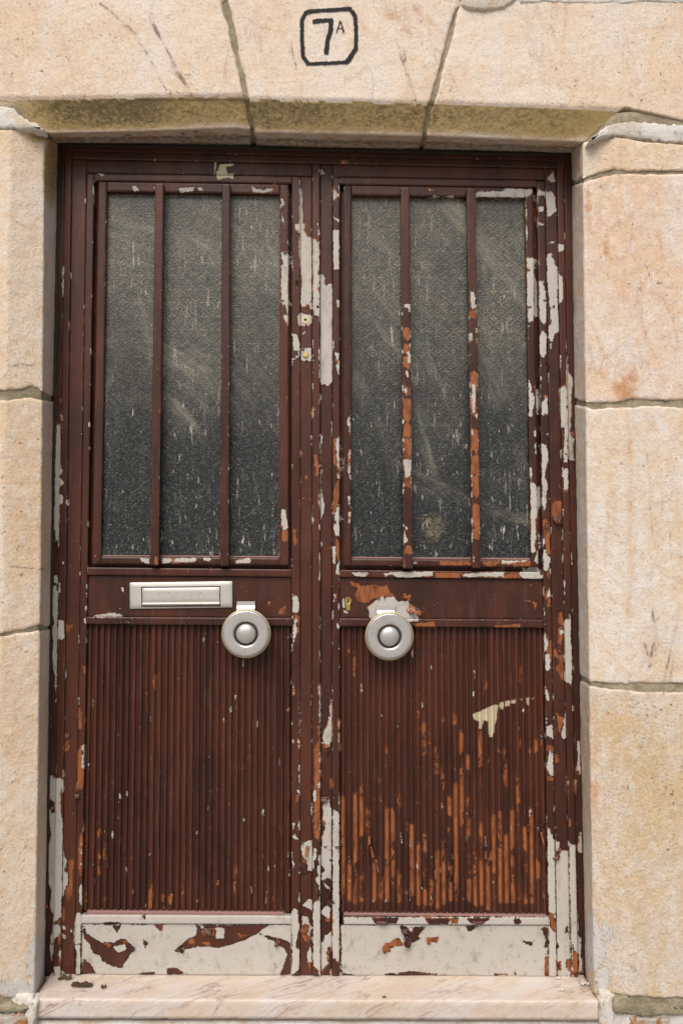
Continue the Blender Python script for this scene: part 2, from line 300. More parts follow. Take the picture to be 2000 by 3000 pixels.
# primer blotches on the two weathered window bars
for (xa, xb, y0) in ((1188,1206,960),(1383,1412,905)):
    y = y0
    while y < 1650:
        L = random.uniform(25, 85)
        if random.random() < .62:
            xx = xa + (xb - xa) * (y - 800) / 1900
            ORANGE.append(np.array([(xx-11,y+6),(xx-2,y-3),(xx+13,y+4),(xx+13,y+L*.7),(xx+5,y+L),(xx-4,y+L*.8),(xx-11,y+L*.9)]))
        if random.random() < .2:
            xx = xa + (xb - xa) * (y - 800) / 1900 + random.uniform(-6, 6); l = random.uniform(8, 34); w = random.uniform(3, 7)
            WHITE.append(np.array([(xx-w,y+4),(xx,y),(xx+w,y+l*.6),(xx+w*.2,y+l),(xx-w*.6,y+l*.6)]))
        y += L * random.uniform(.8, 1.3)
zone(WHITE, 1000, 550, Q, [(590,475),(612,472),(616,555),(595,556)], [(585,670),(600,668),(602,700),(588,710)], [(285,535),(312,530),(312,552),(288,552)], [(300,755),(316,750),(318,800),(304,812)])

SOFT = 14.0
def sdpoly(p, poly):
    n = len(poly); d = np.full(len(p), 1e18); s = np.ones(len(p))
    j = n - 1
    for i in range(n):
        e = poly[j] - poly[i]; w = p - poly[i]
        t = np.clip((w @ e) / max(e @ e, 1e-9), 0, 1)
        b = w - e * t[:, None]
        d = np.minimum(d, (b * b).sum(1))
        c1 = p[:, 1] >= poly[i][1]; c2 = p[:, 1] < poly[j][1]; c3 = e[0] * w[:, 1] > e[1] * w[:, 0]
        fl = (c1 & c2 & c3) | (~c1 & ~c2 & ~c3)
        s = np.where(fl, -s, s); j = i
    return s * np.sqrt(d)
def field(p, polys):
    out = np.zeros(len(p))
    lo = p.min(0) - SOFT; hi = p.max(0) + SOFT
    for poly in polys:
        a = poly.min(0); b = poly.max(0)
        if (a > hi).any() or (b < lo).any(): continue
        m = ((p > a - SOFT) & (p < b + SOFT)).all(1)
        if not m.any(): continue
        sd = sdpoly(p[m], poly)
        out[m] = np.maximum(out[m], np.clip(.5 - sd / (2 * SOFT), 0, 1))
    return out
def wear_of(p, extra_orange=None, extra_white=None):
    w = field(p, WHITE + (extra_white or [])); o = field(p, ORANGE + (extra_orange or []))
    b = field(p, BROWN); i = field(p, ISLAND); c = field(p, CREAM)
    w = np.minimum(w, 1 - b)
    w = np.maximum(w, i)
    # primer sits over brown; bare metal wins over primer except on the stripped kick panels
    kick = p[:, 1] > 2676
    w = np.where(kick, np.minimum(w, 1 - o), w)
    return np.stack([w, o, c, np.zeros(len(p))], 1)

# natural veins and hairline cracks in the stones: (line, half width in photo pixels)
VDARK, VRUST = [], []
def vz(lst, ox, oy, w, *lines):
    for l in lines: lst.append((np.array(l, float) / Q + (ox, oy), w))
vz(VDARK, 0, 0, 5, [(460,15),(520,60),(560,105),(600,130),(630,185),(660,220),(700,290),(740,370),(765,415)], [(700,20),(690,90),(720,130),(740,180),(790,270),(800,330),(850,385),(885,445)], [(560,120),(620,150),(640,190)])
vz(VDARK, 0, 0, 9, [(690,80),(735,175)], [(800,300),(860,400)])
vz(VRUST, 0, 0, 4, [(285,180),(315,270),(330,340),(340,400)], [(420,30),(470,25)], [(1100,60),(1180,120),(1300,150),(1340,250)])
vz(VDARK, 0, 0, 4, [(1335,180),(1345,250),(1365,320)])
vz(VDARK, 1000, 0, 5, [(262,205),(275,270),(300,330),(320,400),(342,458)], [(285,215),(295,285)])
vz(VRUST, 1000, 0, 10, [(330,30),(390,90),(470,160)], [(20,20),(120,150),(170,190)])
vz(VRUST, 1000, 0, 5, [(1030,25),(1022,150),(1010,255)], [(1490,120),(1330,150)], [(490,320),(535,410)], [(960,120),(990,210)], [(1300,250),(1320,330)])
vz(VRUST, 0, 550, 5, [(0,120),(40,125),(80,160),(130,190),(190,130)], [(30,380),(45,460),(110,450)])
vz(VDARK, 0, 550, 3.5, [(0,895),(38,842),(60,820),(105,805),(112,815),(150,815),(198,800)])
vz(VDARK, 0, 1100, 4, [(20,595),(100,605),(195,595)], [(0,378),(60,372),(190,382)], [(50,878),(120,885),(200,890)])
vz(VRUST, 0, 1100, 6, [(0,490),(100,500),(195,488)], [(10,640),(120,650)], [(60,780),(190,800)])
vz(VRUST, 1000, 550, 7, [(1128,20),(1125,120),(1142,205),(1182,222),(1212,280),(1236,335)], [(1120,590),(1162,650),(1200,760),(1242,812)], [(1195,845),(1215,860)])
vz(VDARK, 1000, 550, 3.2, [(1180,150),(1240,187),(1262,160),(1290,200),(1332,300),(1362,355),(1400,360),(1422,430),(1480,520),(1522,610),(1541,700),(1530,790)])
vz(VRUST, 1000, 550, 8, [(1380,610),(1400,690),(1442,790)], [(1505,10),(1545,60)], [(1400,470),(1480,510)], [(1290,440),(1288,520)], [(1450,200),(1480,330)])
vz(VDARK, 1000, 1100, 3.2, [(1395,330),(1410,450),(1415,600),(1432,770)], [(1512,700),(1505,760),(1512,830)], [(1320,520),(1335,545)])
vz(VRUST, 1000, 1100, 9, [(1310,180),(1330,420),(1320,700),(1340,930)], [(1475,0),(1482,70)], [(1400,190),(1440,250)])
vz(VDARK, 1000, 1650, 6, [(1425,210),(1440,330),(1410,480)], [(1545,240),(1515,380),(1480,540)], [(1530,420),(1500,550)], [(1390,370),(1420,470)])
vz(VRUST, 1000, 1650, 10, [(1160,640),(1170,800),(1150,940)], [(1330,40),(1310,250)], [(1220,680),(1200,760)])
vz(VRUST, 1000, 2200, 8, [(1160,150),(1165,380),(1180,480),(1215,560)], [(1130,500),(1165,690)])
def veins(px):
    out = np.zeros((len(px), 4)); out[:, 3] = 1
    for ch, lst in ((0, VDARK), (1, VRUST)):
        for ln, w in lst:
            a = ln.min(0) - 3 * w; b = ln.max(0) + 3 * w; m = ((px > a) & (px < b)).all(1)
            if not m.any(): continue
            p = px[m]; d = np.full(len(p), 1e9)
            for q0, q1 in zip(ln[:-1], ln[1:]):
                e = q1 - q0; t = np.clip(((p - q0) @ e) / (e @ e), 0, 1); d = np.minimum(d, np.linalg.norm(p - q0 - e * t[:, None], axis=1))
            out[m, ch] = np.maximum(out[m, ch], np.clip(1 - d / (3 * w), 0, 1))
    return out

# ------------------------------------------------------------------ materials
class NT:
    def __init__(self, name):
        self.m = bpy.data.materials.new(name); self.m.use_nodes = True
        self.t = self.m.node_tree; self.t.nodes.clear()
        self.out = self.t.nodes.new('ShaderNodeOutputMaterial')
        self.geo = None
    def n(self, typ, **kw):
        nd = self.t.nodes.new(typ)
        for k, v in kw.items(): setattr(nd, k, v)
        return nd
    def l(self, a, b): self.t.links.new(a, b)
    def val(self, s, v):
        if hasattr(v, 'is_output'): self.l(v, s)
        else: s.default_value = v
    def coord(self, scale=(1, 1, 1), rot=(0, 0, 0), loc=(0, 0, 0)):
        tc = self.n('ShaderNodeTexCoord'); mp = self.n('ShaderNodeMapping')
        mp.inputs['Scale'].default_value = scale; mp.inputs['Rotation'].default_value = rot; mp.inputs['Location'].default_value = loc
        self.l(tc.outputs['Object'], mp.inputs[0]); return mp.outputs[0]
    def noise(self, vec, scale, detail=4, rough=.55, dist=0.0):
        nd = self.n('ShaderNodeTexNoise'); self.l(vec, nd.inputs['Vector'])
        nd.inputs['Scale'].default_value = scale; nd.inputs['Detail'].default_value = detail
        nd.inputs['Roughness'].default_value = rough; nd.inputs['Distortion'].default_value = dist
        return nd.outputs['Fac']
    def voro(self, vec, scale, feature='F1'):
        nd = self.n('ShaderNodeTexVoronoi', feature=feature); self.l(vec, nd.inputs['Vector']); nd.inputs['Scale'].default_value = scale
        return nd
    def math(self, op, a, b=0.0, c=None, clamp=False):
        nd = self.n('ShaderNodeMath', operation=op, use_clamp=clamp)
        self.val(nd.inputs[0], a); self.val(nd.inputs[1], b)
        if c is not None: self.val(nd.inputs[2], c)
        return nd.outputs[0]
    def step(self, v, lo, hi, a=0.0, b=1.0):
        nd = self.n('ShaderNodeMapRange', interpolation_type='SMOOTHSTEP'); self.val(nd.inputs[0], v)
        nd.inputs[1].default_value = lo; nd.inputs[2].default_value = hi; nd.inputs[3].default_value = a; nd.inputs[4].default_value = b
        return nd.outputs[0]
    def mix(self, f, a, b):
        nd = self.n('ShaderNodeMix', data_type='RGBA'); self.val(nd.inputs[0], f)
        for s, v in ((nd.inputs[6], a), (nd.inputs[7], b)):
            if isinstance(v, tuple): s.default_value = (*v[:3], 1)
            else: self.l(v, s)
        return nd.outputs[2]
    def attr(self, name):
        nd = self.n('ShaderNodeAttribute'); nd.attribute_name = name
        sp = self.n('ShaderNodeSeparateColor'); self.l(nd.outputs['Color'], sp.inputs[0])
        return sp.outputs[0], sp.outputs[1], sp.outputs[2]
    def bump(self, h, dist, strength=1.0, normal=None):
        nd = self.n('ShaderNodeBump'); self.l(h, nd.inputs['Height']); nd.inputs['Distance'].default_value = dist
        nd.inputs['Strength'].default_value = strength
        if normal is not None: self.l(normal, nd.inputs['Normal'])
        return nd.outputs[0]
    def bsdf(self, **kw):
        nd = self.n('ShaderNodeBsdfPrincipled')
        for k, v in kw.items():
            s = nd.inputs[k.replace('_', ' ')]
            if isinstance(v, tuple): s.default_value = (*v[:3], 1) if len(s.default_value) == 4 else v
            else: self.val(s, v)
        return nd
    def done(self, nd):
        self.l(nd.outputs[0], self.out.inputs[0]); return self.m

def mat_paint():
    M = NT('peeling_paint'); w, o, c = M.attr('wear'); v = M.coord()
    an = M.n('ShaderNodeAttribute'); an.attribute_name = 'wear'; edge = an.outputs['Alpha']      # 1 at an arris, 0 on the flat
    oi = M.n('ShaderNodeObjectInfo').outputs['Random']
    jag = M.math('MULTIPLY', M.math('SUBTRACT', M.noise(v, 200, 4, .70), .5), .42)
    jag2 = M.math('MULTIPLY', M.math('SUBTRACT', M.noise(v, 62, 3, .55), .5), .36)
    j = M.math('ADD', jag, jag2)
    gate = M.noise(v, 11, 4, .6)
    gate2 = M.noise(M.coord((1, 1, .6), loc=(5, 2, 3)), 5, 3, .6)
    speck = M.math('MULTIPLY', M.step(M.noise(M.coord((1, 1, .55)), 420, 1, .5), .735, .76), M.step(gate, .46, .62))
    chipn = M.noise(M.coord((1.15, 1, .42), loc=(1, 6, 2)), 105, 4, .68)
    chip = M.step(M.math('ADD', M.math('ADD', chipn, M.math('MULTIPLY', edge, .11)), M.math('MULTIPLY', M.math('SUBTRACT', gate2, .5), .34)), .745, .765)
    wj = M.math('ADD', w, j)
    wm = M.math('MAXIMUM', M.step(wj, .49, .515), M.math('MAXIMUM', M.math('MULTIPLY', speck, .7), chip))
    pin = M.step(M.noise(v, 300, 2, .6), .70, .73)
    rem = M.step(M.math('ADD', M.noise(M.coord((1, 1, .6), loc=(8, 1, 1)), 95, 4, .7), M.math('MULTIPLY', edge, .08)), .735, .755)
    wm = M.math('MULTIPLY', wm, M.math('SUBTRACT', 1, M.math('MULTIPLY', M.math('MAXIMUM', pin, rem), .92)))
    om = M.step(M.math('ADD', o, M.math('MULTIPLY', j, 1.15)), .49, .52)
    fleck = M.step(M.math('ADD', M.noise(M.coord((1, 1, .4), loc=(3, 1, 7)), 130, 3, .6), M.math('ADD', M.math('MULTIPLY', edge, .07), M.math('MULTIPLY', M.math('SUBTRACT', gate, .5), .4))), .735, .755)
    halo = M.math('MULTIPLY', M.step(M.math('ADD', wj, M.math('MULTIPLY', M.math('SUBTRACT', gate, .5), .9)), .42, .47), M.step(gate2, .46, .58))
    om = M.math('MAXIMUM', M.math('MAXIMUM', om, fleck), halo)
    cm = M.step(M.math('ADD', c, M.math('MULTIPLY', j, .6)), .48, .52)
    big = M.noise(M.coord((3, 1, .9)), 3.0, 5, .65)
    fine = M.noise(M.coord((1, 1, .08)), 170, 4, .65)
    tone = M.math('ADD', M.math('MULTIPLY', big, .85), M.math('MULTIPLY', oi, .15))
    brown = M.mix(M.step(tone, .25, .75), (.030, .0112, .0080), (.116, .0350, .0195))
    brown = M.mix(M.step(fine, .42, .70, 0, .40), brown, (.036, .017, .0135))
    chalk = M.step(M.noise(M.coord((3.0, 1, .35), loc=(9, 0, 2)), 16, 4, .7), .53, .72)
    brown = M.mix(M.math('MULTIPLY', chalk, .40), brown, (.118, .061, .043))
    scuff = M.step(M.math('ADD', M.noise(M.coord((1, 1, .07), loc=(2, 2, 2)), 240, 3, .6), M.math('MULTIPLY', edge, .12)), .66, .74)
    brown = M.mix(M.math('MULTIPLY', scuff, .55), brown, (.17, .085, .068))
    ring = M.math('SUBTRACT', M.step(wj, .34, .50), wm, clamp=True)
    brown = M.mix(M.math('MULTIPLY', ring, .6), brown, (.018, .0075, .006))
    on = M.noise(M.coord((1, 1, .22)), 85, 5, .68)
    orange = M.mix(M.step(on, .30, .62), (.140, .041, .013), (.36, .118, .040))
    orange = M.mix(M.step(on, .58, .70, 0, .85), orange, (.062, .020, .011))
    white = M.mix(M.noise(v, 5, 3, .6), (.47, .435, .38), (.60, .57, .525))
    stn = M.noise(M.coord((1, 1, .5), loc=(4, 4, 1)), 26, 5, .72)
    white = M.mix(M.step(stn, .52, .74, 0, .6), white, (.37, .30, .20))
    cl = M.mix(om, brown, orange); cl = M.mix(wm, cl, white); cl = M.mix(cm, cl, (.60, .52, .36))
    grime = M.step(M.math('ADD', M.noise(v, 38, 5, .72), M.math('MULTIPLY', M.math('SUBTRACT', gate2, .5), .3)), .53, .78, 0, .55)
    cl = M.mix(grime, cl, (.026, .020, .016))
    h = M.math('SUBTRACT', 1, M.math('ADD', wm, M.math('MULTIPLY', M.math('MULTIPLY', om, .55), M.math('SUBTRACT', 1, wm))))
    h = M.math('ADD', h, cm)
    h = M.math('ADD', h, M.math('MULTIPLY', gate, .9))
    h = M.math('ADD', h, M.math('MULTIPLY', fine, .25))
    nrm = M.bump(h, .0019, .95)
    rough = M.math('ADD', M.math('MULTIPLY', fine, .25), M.math('ADD', M.math('MULTIPLY', om, .2), M.math('ADD', .22, M.math('MULTIPLY', grime, .4))))
    return M.done(M.bsdf(Base_Color=cl, Roughness=rough, Normal=nrm, IOR=1.42))

def mat_stone(name, ca, cb, cc, grain=1.0, vein=.5, rust=.35, mott=.6, mottc=(.80, .74, .68)):
    M = NT(name); moss, ru, gr = M.attr('stain'); v = M.coord()
    an = M.n('ShaderNodeAttribute'); an.attribute_name = 'stain'; lime = an.outputs['Alpha']
    w = M.n('ShaderNodeVectorMath', operation='ADD')
    nz = M.n('ShaderNodeTexNoise'); M.l(v, nz.inputs[0]); nz.inputs['Scale'].default_value = 5; nz.inputs['Detail'].default_value = 4
    sc = M.n('ShaderNodeVectorMath', operation='SCALE'); M.l(nz.outputs['Color'], sc.inputs[0]); sc.inputs['Scale'].default_value = .16
    M.l(v, w.inputs[0]); M.l(sc.outputs[0], w.inputs[1]); dv = w.outputs[0]
    a = M.noise(dv, 6, 5, .65); b = M.noise(dv, 2.6, 4, .6)
    cl = M.mix(M.step(a, .40, .60), ca, cb)
    cl = M.mix(M.math('MULTIPLY', M.step(b, .44, .60), rust), cl, cc)
    cl = M.mix(M.math('MULTIPLY', M.step(M.noise(M.coord((1.6, 1, .5), loc=(3, 3, 9)), 4.5, 4, .6), .48, .62), .55), cl, (.79, .735, .69))
    # crystalline mottling, slightly drawn out vertically
    m1 = M.noise(M.coord((1, 1, .7)), 48, 6, .72)
    cl = M.mix(M.step(m1, .50, .64, 0, mott), cl, mottc)
    cl = M.mix(M.step(m1, .36, .48, mott * .75, 0), cl, cc)
    vr = M.math('ABSOLUTE', M.math('SUBTRACT', M.noise(M.coord((1.9, 1.9, .62), rot=(0, .42, 0)), 3.0, 4, .62, .25), .5))
    vm = M.math('MULTIPLY', M.step(vr, .0, .014, 1, 0), M.step(M.noise(v, 7, 4, .6), .47, .60))
    cl = M.mix(M.math('MULTIPLY', vm, vein * .35), cl, M.mix(M.step(b, .44, .56), (.30, .19, .15), (.50, .22, .08)))
    vh = M.math('MULTIPLY', M.step(vr, .0, .06, 1, 0), M.step(a, .42, .60))
    cl = M.mix(M.math('MULTIPLY', vh, vein * .18), cl, (.58, .46, .42))
    run = M.math('MULTIPLY', M.step(M.noise(M.coord((1, 1, .16), loc=(6, 1, 4)), 26, 5, .72), .52, .74), M.step(M.noise(M.coord((1, 1, .5), loc=(1, 8, 2)), 6, 3, .6), .46, .64))
    cl = M.mix(M.math('MULTIPLY', run, .38), cl, (.46, .36, .27))
    vd, vo, _ = M.attr('vein')
    wob = M.math('MULTIPLY', M.math('SUBTRACT', M.noise(v, 38, 6, .75), .5), 1.25)
    brk = M.step(M.noise(v, 24, 4, .65), .44, .60, .0, 1)
    cl = M.mix(M.math('MULTIPLY', M.step(M.math('ADD', vo, wob), .35, 1.15), .42), cl, (.66, .41, .22))
    cl = M.mix(M.math('MULTIPLY', M.math('MULTIPLY', M.step(M.math('ADD', vo, wob), .85, 1.1), brk), .55), cl, (.50, .22, .08))
    cl = M.mix(M.math('MULTIPLY', M.step(M.math('ADD', vd, wob), .30, 1.1), .32), cl, (.50, .40, .37))
    cl = M.mix(M.math('MULTIPLY', M.math('MULTIPLY', M.step(M.math('ADD', vd, M.math('MULTIPLY', wob, .5)), .70, .92), brk), .85), cl, (.20, .13, .11))
    speck = M.noise(v, 170, 3, .7)
    cl = M.mix(M.step(speck, .52, .72, 0, .62 * grain), cl, (.34, .24, .16))
    cl = M.mix(M.step(speck, .27, .45, .45 * grain, 0), cl, (.86, .81, .74))
    pit = M.math('MULTIPLY', M.step(M.noise(v, 90, 3, .6), .64, .72), M.step(b, .42, .60))
    cl = M.mix(M.math('MULTIPLY', pit, .7), cl, (.14, .10, .07))
    rj = M.math('ADD', ru, M.math('MULTIPLY', M.math('SUBTRACT', M.noise(dv, 24, 5, .72), .5), 1.4))
    cl = M.mix(M.math('MULTIPLY', M.step(rj, .38, .95), .85), cl, (.52, .22, .055))
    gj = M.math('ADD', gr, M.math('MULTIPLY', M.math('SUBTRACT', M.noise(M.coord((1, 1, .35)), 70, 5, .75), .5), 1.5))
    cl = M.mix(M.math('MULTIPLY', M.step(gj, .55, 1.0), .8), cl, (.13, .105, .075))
    lj = M.math('ADD', lime, M.math('MULTIPLY', M.math('SUBTRACT', m1, .5), 1.6))
    lcol = M.mix(M.step(M.noise(M.coord((1, 1, .5)), 95, 5, .78), .56, .70), (.64, .61, .57), (.22, .19, .14))
    lm = M.math('MULTIPLY', M.step(lj, .40, .62), M.step(lime, .02, .12))
    cl = M.mix(lm, cl, lcol)
    mn = M.noise(M.coord((1, 1, 1.6), rot=(0, .5, 0)), 95, 5, .75)
    mj = M.math('ADD', moss, M.math('ADD', M.math('MULTIPLY', M.math('SUBTRACT', mn, .5), 2.1), M.math('MULTIPLY', M.math('SUBTRACT', a, .5), 1.4)))
    cl = M.mix(M.math('MULTIPLY', M.step(moss, .02, .40), .85), cl, M.mix(M.step(a, .4, .6), (.40, .275, .075), (.50, .36, .13)))
    cl = M.mix(M.math('MULTIPLY', M.step(mj, .30, 1.1), M.step(moss, .0, .2, 0, .84)), cl, M.mix(a, (.060, .054, .020), (.125, .096, .038)))
    h = M.math('ADD', M.math('MULTIPLY', M.noise(v, 140, 4, .70), 1.5), M.math('MULTIPLY', m1, 1.2))
    h = M.math('SUBTRACT', h, M.math('MULTIPLY', pit, .8)); h = M.math('ADD', h, M.math('MULTIPLY', lm, .6))
    nrm = M.bump(h, .0020 * grain, .9)
    return M.done(M.bsdf(Base_Color=cl, Roughness=.78, Normal=nrm))

def mat_mortar(name, ca, cb, bumpd=.004):
    M = NT(name); v = M.coord()
    cl = M.mix(M.step(M.noise(v, 30, 6, .7), .35, .68), ca, cb)
    cl = M.mix(M.step(M.noise(v, 260, 3, .7), .6, .75, 0, .6), cl, (ca[0] * .35, ca[1] * .35, ca[2] * .33))
    h = M.math('ADD', M.noise(v, 60, 5, .7), M.math('MULTIPLY', M.noise(v, 280, 3, .6), .6))
    return M.done(M.bsdf(Base_Color=cl, Roughness=.9, Normal=M.bump(h, bumpd, .9)))

def mat_rubble():
    M = NT('rubble_masonry'); v = M.coord()
    n1 = M.noise(v, 26, 6, .75, .8); n2 = M.noise(v, 90, 5, .75)
    cl = M.mix(M.step(n1, .46, .58), (.62, .56, .48), (.48, .22, .075))
    cl = M.mix(M.step(n2, .56, .70), cl, (.70, .66, .60))
    cl = M.mix(M.step(M.noise(v, 55, 4, .7), .62, .74), cl, (.12, .10, .07))
    return M.done(M.bsdf(Base_Color=cl, Roughness=.9, Normal=M.bump(M.math('ADD', n1, n2), .012, .9)))

def mat_plaster():
    M = NT('lime_plaster'); v = M.coord()
    cl = M.mix(M.step(M.noise(v, 12, 6, .7), .40, .66), (.74, .72, .68), (.58, .51, .42))
    cl = M.mix(M.step(M.noise(v, 60, 6, .8), .55, .70, 0, .85), cl, (.17, .15, .10))
    cl = M.mix(M.step(M.noise(v, 8, 3, .6), .58, .72, 0, .6), cl, (.60, .42, .22))
    h = M.math('ADD', M.noise(v, 50, 6, .7), M.math('MULTIPLY', M.noise(v, 14, 3, .5), 1.2))
    return M.done(M.bsdf(Base_Color=cl, Roughness=.88, Normal=M.bump(h, .005, .8)))

def mat_marble():
    M = NT('pink_marble'); v = M.coord()
    nz = M.n('ShaderNodeTexNoise'); M.l(v, nz.inputs[0]); nz.inputs['Scale'].default_value = 9; nz.inputs['Detail'].default_value = 4
    sc = M.n('ShaderNodeVectorMath', operation='SCALE'); M.l(nz.outputs['Color'], sc.inputs[0]); sc.inputs['Scale'].default_value = .035
    sx = M.n('ShaderNodeSeparateXYZ'); M.l(v, sx.inputs[0])
    q = M.math('ADD', sx.outputs[1], sx.outputs[2])           # bedding runs obliquely through top and riser
    along = M.math('ADD', sx.outputs[0], M.math('MULTIPLY', q, 1.2)); across = M.math('SUBTRACT', M.math('MULTIPLY', q, 1.0), M.math('MULTIPLY', sx.outputs[0], .55))
    cv = M.n('ShaderNodeCombineXYZ'); M.l(M.math('MULTIPLY', along, .16), cv.inputs[0]); M.l(across, cv.inputs[1])
    w = M.n('ShaderNodeVectorMath', operation='ADD'); M.l(cv.outputs[0], w.inputs[0]); M.l(sc.outputs[0], w.inputs[1]); dv = w.outputs[0]
    cl = M.mix(M.step(M.noise(dv, 16, 5, .6), .36, .66), (.66, .61, .56), (.65, .545, .44))
    cl = M.mix(M.step(M.noise(v, 6, 4, .6), .50, .70, 0, .7), cl, (.68, .64, .62))
    r1 = M.math('ABSOLUTE', M.math('SUBTRACT', M.noise(dv, 13, 4, .6), .5)); r2 = M.math('ABSOLUTE', M.math('SUBTRACT', M.noise(dv, 34, 4, .6), .5))
    gate = M.step(M.noise(v, 7, 3), .44, .60)
    cl = M.mix(M.math('MULTIPLY', M.math('MULTIPLY', M.step(r1, 0, .022, 1, 0), gate), .7), cl, (.30, .19, .20))
    cl = M.mix(M.math('MULTIPLY', M.step(r2, 0, .05, 1, 0), .30), cl, (.54, .34, .22))
    cl = M.mix(M.step(M.noise(v, 16, 6, .75), .53, .74, 0, .55), cl, (.42, .32, .20))
    sp = M.step(M.noise(v, 180, 3, .6), .69, .75)
    cl = M.mix(M.math('MULTIPLY', sp, .6), cl, (.14, .10, .07))
    return M.done(M.bsdf(Base_Color=cl, Roughness=M.math('ADD', .42, M.math('MULTIPLY', M.noise(v, 20, 4), .3)), Normal=M.bump(M.noise(v, 90, 4, .6), .0018, .7)))

def mat_glass(x0, z_top, px_w, px_h):
    M = NT('patterned_glass'); v = M.coord()
    sx = M.n('ShaderNodeSeparateXYZ'); M.l(v, sx.inputs[0]); X, Zc = sx.outputs[0], sx.outputs[2]
    def cell(c, period, off):
        t = M.math('DIVIDE', M.math('ADD', c, off), period)
        return M.math('ABSOLUTE', M.math('SUBTRACT', M.math('FRACT', t), .5))
    ax = cell(X, px_w, 4.0 + x0); az = cell(Zc, px_h, 4.0 + z_top)
    def dist(cx, cz, kx=1.0, kz=1.0):
        a = M.math('MULTIPLY', M.math('SUBTRACT', ax, cx), kx); b = M.math('MULTIPLY', M.math('SUBTRACT', az, cz), kz)
        return M.math('SQRT', M.math('ADD', M.math('MULTIPLY', a, a), M.math('MULTIPLY', b, b)))
    d = M.math('SUBTRACT', M.math('MINIMUM', dist(.235, 0), dist(0, .235)), .225)
    ring = M.step(M.math('ABSOLUTE', d), .008, .036, 1, 0)
    pet = M.step(dist(.15, 0, .55, 2.4), .05, .11, 1, 0)
    pet = M.math('MAXIMUM', pet, M.step(dist(.0, .17, 2.2, 1.2), .05, .11, 1, 0))
    pet = M.math('MAXIMUM', pet, M.step(dist(.09, .085, 1.6, 1.6), .04, .09, 1, 0))
    flo = M.math('MAXIMUM', M.step(dist(.36, .5, 1, 1.8), .03, .07, 1, 0), M.step(dist(.5, .36, 1.8, 1), .03, .07, 1, 0))
    flo = M.math('MAXIMUM', flo, M.step(dist(.405, .405, 1.3, 1.3), .03, .07, 1, 0))
    pat = M.math('MAXIMUM', ring, M.math('MAXIMUM', pet, flo))
    # patchy dust film; reflected light painted on the relief lines, fading down the pane
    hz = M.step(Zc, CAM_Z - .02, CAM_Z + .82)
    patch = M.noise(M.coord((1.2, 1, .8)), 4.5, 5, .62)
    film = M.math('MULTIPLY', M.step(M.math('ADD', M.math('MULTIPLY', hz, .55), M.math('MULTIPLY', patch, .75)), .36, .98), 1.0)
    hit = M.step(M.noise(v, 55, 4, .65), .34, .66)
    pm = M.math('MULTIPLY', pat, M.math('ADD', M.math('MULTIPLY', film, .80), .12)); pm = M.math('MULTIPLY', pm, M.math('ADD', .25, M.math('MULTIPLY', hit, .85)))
    def swipe(cx, cz, seed):
        dx = M.math('SUBTRACT', X, cx); dz = M.math('SUBTRACT', Zc, cz); r = M.math('SQRT', M.math('ADD', M.math('MULTIPLY', dx, dx), M.math('MULTIPLY', dz, dz)))
        cb = M.n('ShaderNodeCombineXYZ'); M.l(M.math('MULTIPLY', r, 9.0), cb.inputs[0]); M.l(M.math('MULTIPLY', M.math('ARCTAN2', dz, dx), 1.1), cb.inputs[1]); cb.inputs[2].default_value = seed
        return M.noise(cb.outputs[0], 1.6, 6, .66, .35)
    smear = M.math('MAXIMUM', swipe(-.70, 1.28, 3.0), M.math('SUBTRACT', swipe(.75, 2.35, 8.0), .03))
    smear = M.math('MULTIPLY', M.step(smear, .50, .74), M.step(M.math('ADD', patch, M.math('MULTIPLY', hz, .16)), .42, .62))
    base = M.mix(film, (.019, .026, .030), (.086, .084, .070))
    base = M.mix(M.step(M.noise(v, 130, 5, .8), .46, .64, 0, .85), base, (.120, .135, .140))
    base = M.mix(M.step(M.noise(v, 95, 4, .7), .32, .48, .7, 0), base, (.018, .021, .022))
    cl = M.mix(M.math('MULTIPLY', smear, .85), base, (.31, .295, .24))
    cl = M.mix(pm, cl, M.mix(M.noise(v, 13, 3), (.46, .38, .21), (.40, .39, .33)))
    # rain splashes and droppings
    n1 = M.noise(M.coord((1.0, 1, .28), rot=(0, .12, 0)), 120, 3, .55)
    low = M.math('ADD', M.math('MULTIPLY', M.step(Zc, CAM_Z - .02, CAM_Z + .9, 1, 0), .045), M.math('MULTIPLY', M.step(patch, .45, .7), .03))
    spl = M.step(M.math('ADD', n1, low), .694, .735)
    n2 = M.step(M.math('ADD', M.noise(v, 230, 2, .5), M.math('MULTIPLY', low, .8)), .700, .745)
    n3 = M.step(M.noise(M.coord((1.0, 1, .2), loc=(7, 0, 3), rot=(0, -.2, 0)), 46, 3, .6), .70, .73)
    sp = M.math('MAXIMUM', M.math('MAXIMUM', spl, M.math('MULTIPLY', n2, .8)), n3)
    scr = M.step(M.noise(M.coord((1.0, 1, .10), loc=(2, 0, 5), rot=(0, .35, 0)), 130, 3, .6), .615, .67)
    scr = M.math('MULTIPLY', scr, M.step(patch, .38, .54))
    sp = M.math('MAXIMUM', sp, M.math('MULTIPLY', scr, .7))
    cl = M.mix(M.math('MULTIPLY', sp, M.step(M.noise(v, 33, 3, .6), .35, .65, .25, .95)), cl, (.58, .56, .48))
    w, o, c = M.attr('wear')
    rustn = M.math('ADD', o, M.math('MULTIPLY', M.math('SUBTRACT', M.noise(v, 180, 4, .7), .5), 1.0))
    cl = M.mix(M.math('MULTIPLY', M.step(rustn, .35, .85), .8), cl, (.33, .12, .03))
    cwn = M.math('ADD', w, M.math('MULTIPLY', M.math('SUBTRACT', M.noise(v, 150, 4, .75), .5), 1.6))
    cl = M.mix(M.math('MULTIPLY', M.math('MULTIPLY', M.step(cwn, .45, 1.0), M.math('ADD', .25, pat)), .95), cl, (.55, .43, .26))
